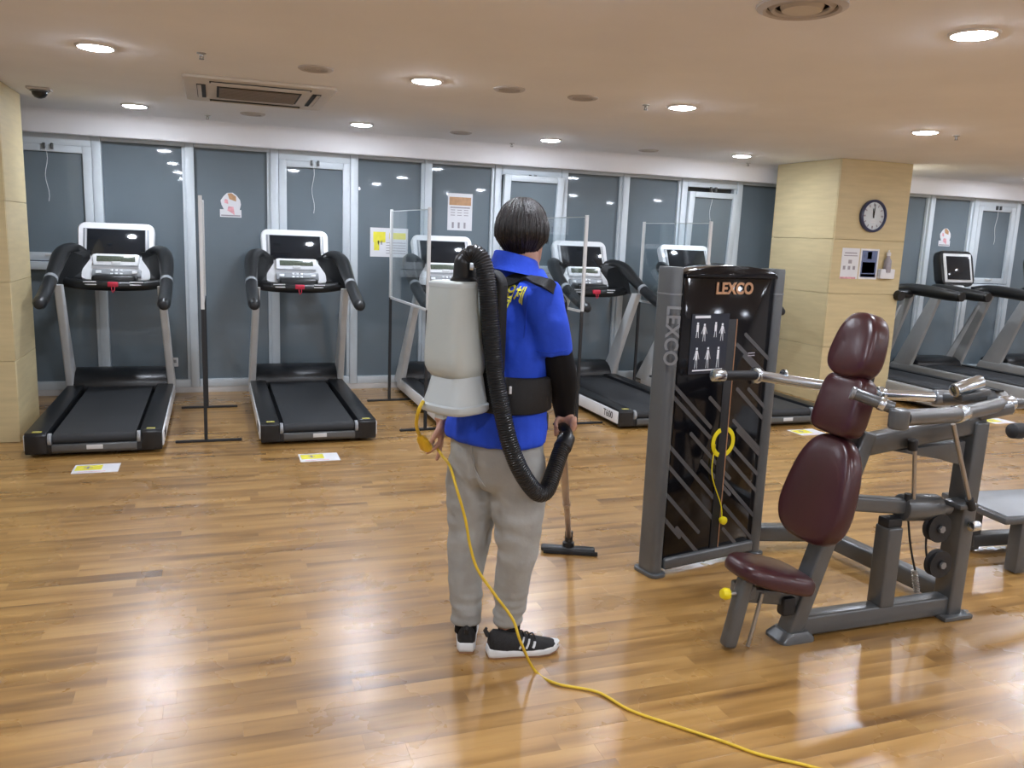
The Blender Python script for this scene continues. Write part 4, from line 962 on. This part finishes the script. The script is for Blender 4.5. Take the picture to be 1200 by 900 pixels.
def surf(bvh, px, py, off=.002):
    h = bvh.ray_cast(CAM, ray(px, py).normalized())
    return (h[0] + h[1]*off, h[1]) if h[0] is not None else (None, None)
def seam(bvh, pixels, r_, name, ma, parent):
    pts = [surf(bvh, *q)[0] for q in pixels]; pts = [p for p in pts if p is not None]
    return MB().tube(crom(pts, 4), r_, 6).build(name, ma, parent)
seam(bvt, [(553, 522), (554, 535), (557, 548), (562, 560), (569, 570)], .0022, 'back_seam', 'pants', trousers)
for px0, px1, py in ((566, 586, 534), (530, 545, 532)):
    pts = [surf(bvt, px0+(px1-px0)*k/4, py+k*.4)[0] for k in range(5)]
# shirt
sh = MB()
shr = [(580, 512.5, 2.82, .200, .148), (581.5, 498, 2.82, .198, .147), (586, 475, 2.825, .186, .138), (592, 452, 2.83, .168, .128), (597, 425, 2.837, .178, .134), (602, 398, 2.845, .186, .136), (606, 372, 2.856, .190, .132), (609, 352, 2.866, .178, .115), (611, 337, 2.876, .132, .092), (613, 324, 2.882, .092, .080), (613.5, 313, 2.886, .074, .072)]
sh.loft([oval(at(x, y, Y), TR, TF, a, b) for x, y, Y, a, b in shr])
limb(sh, [(at(618, 350, 2.79), .074), (SR, .079), (at(643, 378, 2.685), .075), (at(647, 400, 2.68), .072), (at(648, 415, 2.68), .071)], 20)
limb(sh, [(at(600, 345, 2.93), .074), (SL, .079), (at(572, 368, 3.02), .075), (at(563, 400, 3.035), .071)], 20)
sme = remesh(sh, .0085, 5, .5)
def sfold(p):
    side = noise.noise(V(p.x*5+p.z*6, p.y*5-p.z*5, p.z*3))
    waist = max(0, 1-abs(p.z-1.0)/.22)
    return .013*waist*noise.noise(V(p.x*14+p.z*9, p.y*14, p.z*6+2)) + .009*side + .003*noise.noise(V(p.x*26, p.y*26, p.z*18))
wrinkle(sme, sfold); shirt = link_mesh(sme, 'shirt', 'shirt', person)
bvs = BVHTree.FromObject(shirt, bpy.context.evaluated_depsgraph_get())
CO = []
for k, (h_, r_) in enumerate(((-.040, .104), (-.020, .094), (.004, .086), (.022, .081), (.026, .076), (.014, .073), (-.012, .078), (-.040, .092))):
    c_ = at(606, 308, 2.884) + V(0, 0, h_) - TF*.008
    CO.append([c_ + TR*math.cos(t)*r_ + TF*math.sin(t)*r_*.98 + V(0, 0, -.018*math.sin(t) - .006*math.cos(t)) for t in [2*math.pi*i/36 for i in range(36)]])
MB().loft(CO, caps=False, closed=True).build('shirt_collar', 'collar', person, smooth=80)
seam(bvs, [(619, 346), (618, 362), (616, 378), (614, 396)], .0016, 'back_pleat', 'collar', shirt)
seam(bvs, [(628, 411), (640, 413.5), (652, 413), (664, 410)], .0018, 'cuff_seam', 'collar', shirt)
# yellow lettering printed across the back
jo = surf(bvs, 603, 346, 0)[0]; wd = CR.normalized(); jn = surf(bvs, 603, 346, 0)[1]
def letters(body_, size, px, py, roll, nm):
    p0 = at(px, py, jo.y); ux = (TR*.93+UP*roll).normalized(); uz = (UP - ux*UP.dot(ux)).normalized()
    cu = bpy.data.curves.new('t', 'FONT'); cu.body = body_; cu.size = size; cu.align_x = 'CENTER'; cu.align_y = 'CENTER'; cu.offset = .0014
    ob = bpy.data.objects.new('t', cu); C.objects.link(ob)
    me = bpy.data.meshes.new_from_object(ob.evaluated_get(bpy.context.evaluated_depsgraph_get())); bpy.data.objects.remove(ob); bpy.data.curves.remove(cu)
    bm = bmesh.new(); bm.from_mesh(me); bmesh.ops.subdivide_edges(bm, edges=[e for e in bm.edges if e.calc_length() > .012], cuts=2)
    for v in bm.verts:
        w_ = p0 + ux*v.co.x + uz*v.co.y
        h = bvs.ray_cast(w_ - TF*.5, TF)
        v.co = h[0] - TF*.0030 if h[0] is not None else w_
    bm.to_mesh(me); bm.free(); me.name = nm; me.materials.clear(); me.materials.append(M['yprint'])
    o = bpy.data.objects.new(nm, me); C.objects.link(o); o.parent = shirt
letters('업체', .066, 602, 346, -.04, 'back_lettering'); letters('ㅣ', .050, 590, 357, -.10, 'back_lettering')
# black arm sleeves
MB().tube([at(650, 400, 2.68), at(655, 425, 2.684), ER+V(.003, 0, 0), ER.lerp(WR, .35)+V(.002, 0, 0), ER.lerp(WR, .72), at(662, 489, 2.842)], [.054, .055, .055, .051, .043, .036], 20).build('arm_sleeve', 'sleeve', person, smooth=70)
MB().tube([at(565, 395, 3.03), SL.lerp(EL, .75), EL, EL.lerp(WL, .3), EL.lerp(WL, .55)], [.056, .056, .053, .05, .041], 20).build('arm_sleeve', 'sleeve', person, smooth=70)

# shoes
def shoe(heel, hdg):
    f, r_ = heading(hdg); h0 = V(heel.x, heel.y, 0)
    def W(x, y, z_): return h0 + f*x + r_*y + V(0, 0, z_)
    prof = [(.0, .026), (.02, .034), (.07, .036), (.13, .040), (.19, .047), (.235, .045), (.265, .032), (.285, .010)]
    out = [(x, w_) for x, w_ in prof] + [(x, -w_) for x, w_ in reversed(prof)]
    toe = lambda x: .014*max(0, (x-.20)/.085)**2
    gum = MB().loft([[W(x*1, y*.96, .000+toe(x)) for x, y in out], [W(x, y, .008+toe(x)) for x, y in out]])
    sole = MB().loft([[W(x, y*1.01, .006+toe(x)) for x, y in out], [W(x-.004, y*1.06, .020+toe(x)) for x, y in out], [W(x, y*1.0, .042-.012*min(1, x/.2)+toe(x)) for x, y in out]])
    up = MB(); R_ = []
    for x, w_, zt, hw in ((.004, .024, .095, .016), (.02, .033, .110, .026), (.055, .036, .104, .034), (.095, .038, .098, .034), (.13, .041, .088, .032), (.17, .045, .070, .030), (.21, .046, .058, .030), (.25, .038, .047, .022), (.275, .022, .038, .010)):
        z0 = .034-.010*min(1, x/.2)+toe(x); ring = []
        for k in range(17):
            a = math.pi*k/16; ring.append(W(x, math.cos(a)*(w_ if k in (0, 16) else w_*(1-.25*math.sin(a)**3)+0*hw), z0+(zt-z0)*math.sin(a)**.75))
        R_.append(ring)
    up.loft(R_)
    u_ = up.build('shoe_upper', 'knit', person, smooth=60)
    s_ = sole.build('shoe_sole', 'sole', person, .004, 2); gum.build('outsole', 'gum', s_, smooth=50)
    bvu = BVHTree.FromObject(u_, bpy.context.evaluated_depsgraph_get())
    for sd in (-1, 1):
        for k in range(3):
            x0 = .115+.026*k; pts = []
            for q in range(5):
                o_ = W(x0+.020*q/4, sd*.2, .040+.036*q/4); h = bvu.ray_cast(o_, -r_*sd)
                if h[0] is not None: pts.append(h[0]+h[1]*.0015)
            if len(pts) > 1: MB().tube(pts, .0058, 8, flat=.5).build('white_stripe', 'sole', u_)
    for k in range(4):
        x_ = .105+.022*k; zt = .100-.30*(x_-.09)
        MB().tube(crom([W(x_, -.022, zt-.010), W(x_+.006, 0, zt+.004), W(x_+.012, .022, zt-.010)], 4), .0030, 6).build('lace', 'knit', u_)
    MB().tube([W(.0, 0, .085), W(-.012, 0, .108), W(-.006, 0, .118)], [.010, .008, .005], 8).build('heel_tab', 'knit', u_)
for an in (ankL, ankR): MB().lathe(V(an.x, an.y, .06), (0, 0, 1), [(.044, 0), (.042, .06), (.043, .11)], 20).build('sock', 'sleeve', person)
shoe(fl(546, 766), 17); shoe(fl(571, 769), 95)

# ================================================================== BACKPACK VACUUM
TKY = 2.705
vac = thing('backpack_vacuum', 'pale grey backpack vacuum with black corrugated hose worn by the person', 'vacuum cleaner', at(534, 400, TKY))
def tk(x, y, a, b=None, e=3.2): return oval(at(x, y, TKY), TR, TF, a, (b or a*.92), 36, e)
tank = MB().loft([tk(532, 329, .066), tk(532, 330.5, .073), tk(532, 334, .076), tk(531.6, 370, .083), tk(531.6, 400, .089), tk(532.5, 418, .094), tk(533, 428, .094), tk(534, 435, .088), tk(535, 440, .078)]).build('tank', 'tank', vac, smooth=60)
MB().loft([tk(532, 331, .0775), tk(532, 333, .0785), tk(532, 336, .0775)]).build('tank_rim', 'tankb', tank)
base = MB().loft([tk(536, 436, .072), tk(536, 438, .080), tk(536, 442, .082), tk(535, 455, .090), tk(534, 466, .098), tk(533, 471, .100)]).build('filter_base', 'tankb', vac, smooth=60)
MB().loft([tk(533, 470, .103), tk(533, 471.5, .108), tk(533, 477, .108), tk(533, 480, .102), tk(533, 481, .096)]).build('base_rim', 'tankb', base)
lq = at(541, 482, TKY)-TF*.098
MB().bar(lq-TR*.022, lq+TR*.022, .018, .024).build('latch', 'tankb', base, .004)
bpc = at(534, 400, TKY)+TF*.100
mtb = Matrix((TR, TF, UP)).transposed().to_4x4(); mtb.translation = bpc
MB().prism(rrect(.21, .50, .06, 6), .045, (0, 0, -.005)).xf(mtb).build('back_plate', 'webbing', vac, .012, 3)
# elbow on the tank and the corrugated hose down to the hand
e0 = at(543, 331, TKY)
MB().tube(crom([e0, at(543, 318, TKY-.005), at(545, 305, TKY-.01), at(552, 298, TKY-.02)], 5), [.034]*11+[.030]*5, 18).build('hose_elbow', 'hose', vac, smooth=60)
MB().lathe(e0-V(0, 0, .002), (0, 0, 1), [(.045, 0), (.045, .012), (.036, .020), (.036, .026)], 24).build('elbow_flange', 'hose', vac)
ck_ = at(553, 312, TKY-.05); MB().box(ck_, (.018, .012, .026)).build('elbow_clip', 'chrome', vac, .003)
HO = crom([at(547, 303, 2.69), at(556, 297, 2.67), at(566, 308, 2.65), at(571, 335, 2.635), at(575, 385, 2.625), at(580, 435, 2.615), at(588, 480, 2.60), at(598, 522, 2.585), at(612, 555, 2.575), at(629, 577, 2.58), at(640, 575, 2.60), at(648, 556, 2.635), at(656, 532, 2.68), at(664, 514, 2.725)], 14)
seg_l = [0]
for a, b in zip(HO, HO[1:]): seg_l.append(seg_l[-1]+(b-a).length)
def along(s_):
    for i in range(len(seg_l)-1):
        if seg_l[i+1] >= s_: return HO[i].lerp(HO[i+1], (s_-seg_l[i])/max(1e-9, seg_l[i+1]-seg_l[i]))
    return HO[-1]
pitch = .0085; nr = int(seg_l[-1]/pitch*4); pp_, rr_ = [], []
for k in range(nr):
    pp_.append(along(seg_l[-1]*k/(nr-1))); rr_.append(.0295+.0013*(1 if k % 4 in (0, 1) else -1))
MB().tube(pp_, rr_, 16).build('hose', 'hose', vac, smooth=35)
he = HO[-1]; hd2 = (HO[-1]-HO[-5]).normalized()
MB().cyl(he-hd2*.05, he+hd2*.012, .034, .030, 20).build('hose_cuff', 'hose', vac, .004)
# bent handle through the fist, steel tube, floor head
fh0, fh1 = fl(634, 641, .02), fl(697, 645, .02); fhm = fl(666, 640, .03)
wt0 = G + (-ga)*.10
hdl = crom([he, at(665.5, 508, 2.752), G+ga*.004-g2*.003, G-ga*.03+g2*.004, wt0, wt0.lerp(fhm+V(0, 0, .06), .12)], 6)
MB().tube(hdl, .0185, 16).build('wand_handle', 'hose', vac, smooth=60)
w0 = wt0.lerp(fhm+V(0, 0, .06), .09); w1 = fhm+V(-.0, -.0, .05); wm = w0.lerp(w1, .55)
MB().cyl(w0, wm, .0165, n=16).build('wand_upper_tube', 'wand', vac, .002); MB().cyl(wm.lerp(w0, .03), w1, .0145, n=16).build('wand_lower_tube', 'wand', vac, .002)
MB().cyl(wm.lerp(w0, .05), wm.lerp(w0, -.02), .019, n=16).build('wand_joint', 'wand', vac, .003)
fd = (fh1-fh0).normalized(); fhd = MB().bar(fh0, fh1, .055, .024).build('floor_head', 'hood', vac, .010, 3)
MB().tube(crom([w1+V(0, 0, .03), w1, fhm+V(0, .0, .022), fhm+V(0, 0, .0)], 4), [.021]*8+[.030]*5, 16).build('head_neck', 'hood', fhd)
MB().bar(fh0+V(0, -.034, -.008), fh1+V(0, -.034, -.008), .010, .022).build('brush_strip', 'rubber', fhd, .003)
# harness: hip belt, shoulder straps
bel = [(584, 474, 2.826, .198, .150), (585, 472, 2.826, .203, .155), (591, 453, 2.83, .186, .146), (596, 436, 2.834, .192, .150), (596.5, 434, 2.834, .187, .145)]
MB().loft([oval(at(x, y, Y), TR, TF, a, b, 40) for x, y, Y, a, b in bel]).build('hip_belt', 'webbing', vac, smooth=60)
bb = oval(at(591, 453, 2.83), TR, TF, .190, .150, 400)
for qx in (588, 598):
    p = min(bb, key=lambda q: abs((q-CAM).dot(CR)/(q-CAM).dot(F)*FPX+600-qx) + (100 if (q-at(591, 453, 2.83)).dot(F) > 0 else 0))
    MB().box(p+V(0, 0, .02), (.009, .008, .026)).build('belt_print', 'paper', vac, .001)
def band(pn, wd, th, name, ma, parent):
    ps = crom([p for p, _ in pn], 6); ns = crom([n_ for _, n_ in pn], 6); rings = []
    for i, p in enumerate(ps):
        t = (ps[min(i+1, len(ps)-1)]-ps[max(i-1, 0)]).normalized(); n_ = ns[i].normalized(); s_ = t.cross(n_).normalized()
        rings.append([p+s_*wd/2-n_*th/2, p+s_*wd/2+n_*th/2, p-s_*wd/2+n_*th/2, p-s_*wd/2-n_*th/2])
    return MB().loft(rings).build(name, ma, parent, smooth=50)
def tc(z_):
    ys = sorted([(at(x, y, Y).z, at(x, y, Y)) for x, y, Y, _, _ in shr]); return min(ys, key=lambda q: abs(q[0]-z_))[1]
def cast(o_, d_, off=.007):
    h = bvs.ray_cast(o_, d_); return (h[0]+h[1]*off, h[1]) if h[0] is not None else None
def back(s_, z_): c_ = tc(z_); return cast(V(c_.x, c_.y, z_)+TR*s_-TF*.6, TF)
def front(s_, z_): c_ = tc(z_); return cast(V(c_.x, c_.y, z_)+TR*s_+TF*.6, -TF)
def top(s_, f=0): c_ = tc(1.40); return cast(V(c_.x, c_.y, 1.9)+TR*s_+TF*f, V(0, 0, -1))
vis = [surf(bvs, *q, .008) for q in ((586, 340), (594, 333), (605, 328), (620, 328), (634, 332), (645, 336))]
rs = [q for q in vis + [top(.160, .03), top(.150, .07), front(.135, 1.40), front(.128, 1.36), front(.122, 1.30), front(.120, 1.22), front(.13, 1.12)] if q and q[0] is not None]
band(rs, .040, .010, 'shoulder_strap', 'webbing', vac)
ls = [q for q in [back(-.04, 1.36), back(-.075, 1.41), top(-.10, 0), top(-.115, .04), top(-.125, .075), front(-.125, 1.40), front(-.122, 1.36), front(-.120, 1.30), front(-.120, 1.22), front(-.13, 1.12)] if q and q[0] is not None]
band(ls, .040, .010, 'shoulder_strap', 'webbing', vac)
p, n_ = surf(bvs, 590, 332, .016); MB().bar(p-UP*.022-CR*.006, p+UP*.022+CR*.006, .024, .010).build('strap_buckle', 'chrome', vac, .003)
p2, _ = surf(bvs, 578, 365, .02); 
MB().tube(crom([at(576, 338, 2.66), at(576.5, 350, 2.665), at(577, 372, 2.665), at(577.5, 395, 2.665)], 4), [.010]*5+[.013]*8, 10).build('power_cord_loop', 'yellow', vac)
MB().tube([at(575.5, 332, 2.66), at(576, 344, 2.66)], [.014, .016], 12).build('cord_socket', 'greypl', vac, .003)
# short yellow power cord and its plug, hanging from the base to the left hand
pc0 = [at(496, 470, TKY), at(491, 480, TKY-.01), at(488, 495, TKY+.04), at(489.5, 505, TKY+.09), at(493, 512, TKY+.13)]
MB().tube(crom(pc0, 6), .0065, 10).build('power_cord', 'cord', vac)
q0 = at(492, 510, TKY+.12); q1 = at(500.5, 526, TKY+.17); qd = (q1-q0).normalized()
plug = MB().tube([q0, q0+qd*.012, q0+qd*.028, q1-qd*.012, q1], [.008, .014, .021, .025, .020], 14, flat=.75).build('plug', 'plug', vac, smooth=60)
pr0 = at(503, 526, TKY+.18)
for dz in (-.006, .006): MB().cyl(pr0+V(0, 0, dz), at(509, 520, TKY+.24)+V(0, 0, dz), .0028, n=8).build('plug_pin', 'steel', plug)

# extension cord from the left hand, down in front of the trousers and along the floor
cp = [PLc+dn*.06-lo*.02, at(519, 535, 2.88), at(527, 546, 2.735), at(535, 572, 2.665), at(545, 607, 2.655), at(551, 640, 2.65), at(560, 668, 2.635), at(580, 697, 2.615), at(601, 726, 2.59), at(610, 752, 2.565)]
fpz = [fl(x, y, .0065) for x, y in ((627, 786), (652, 801), (700, 811), (738, 832), (790, 850), (845, 868), (890, 884), (945, 897), (1010, 915), (1090, 940))]
xc = MB().tube(crom(cp+fpz, 8), .0052, 10).build('extension_cord', 'cord', None)
tag(xc, 'yellow power cord hanging before the grey trousers and trailing over the floor', 'cord')
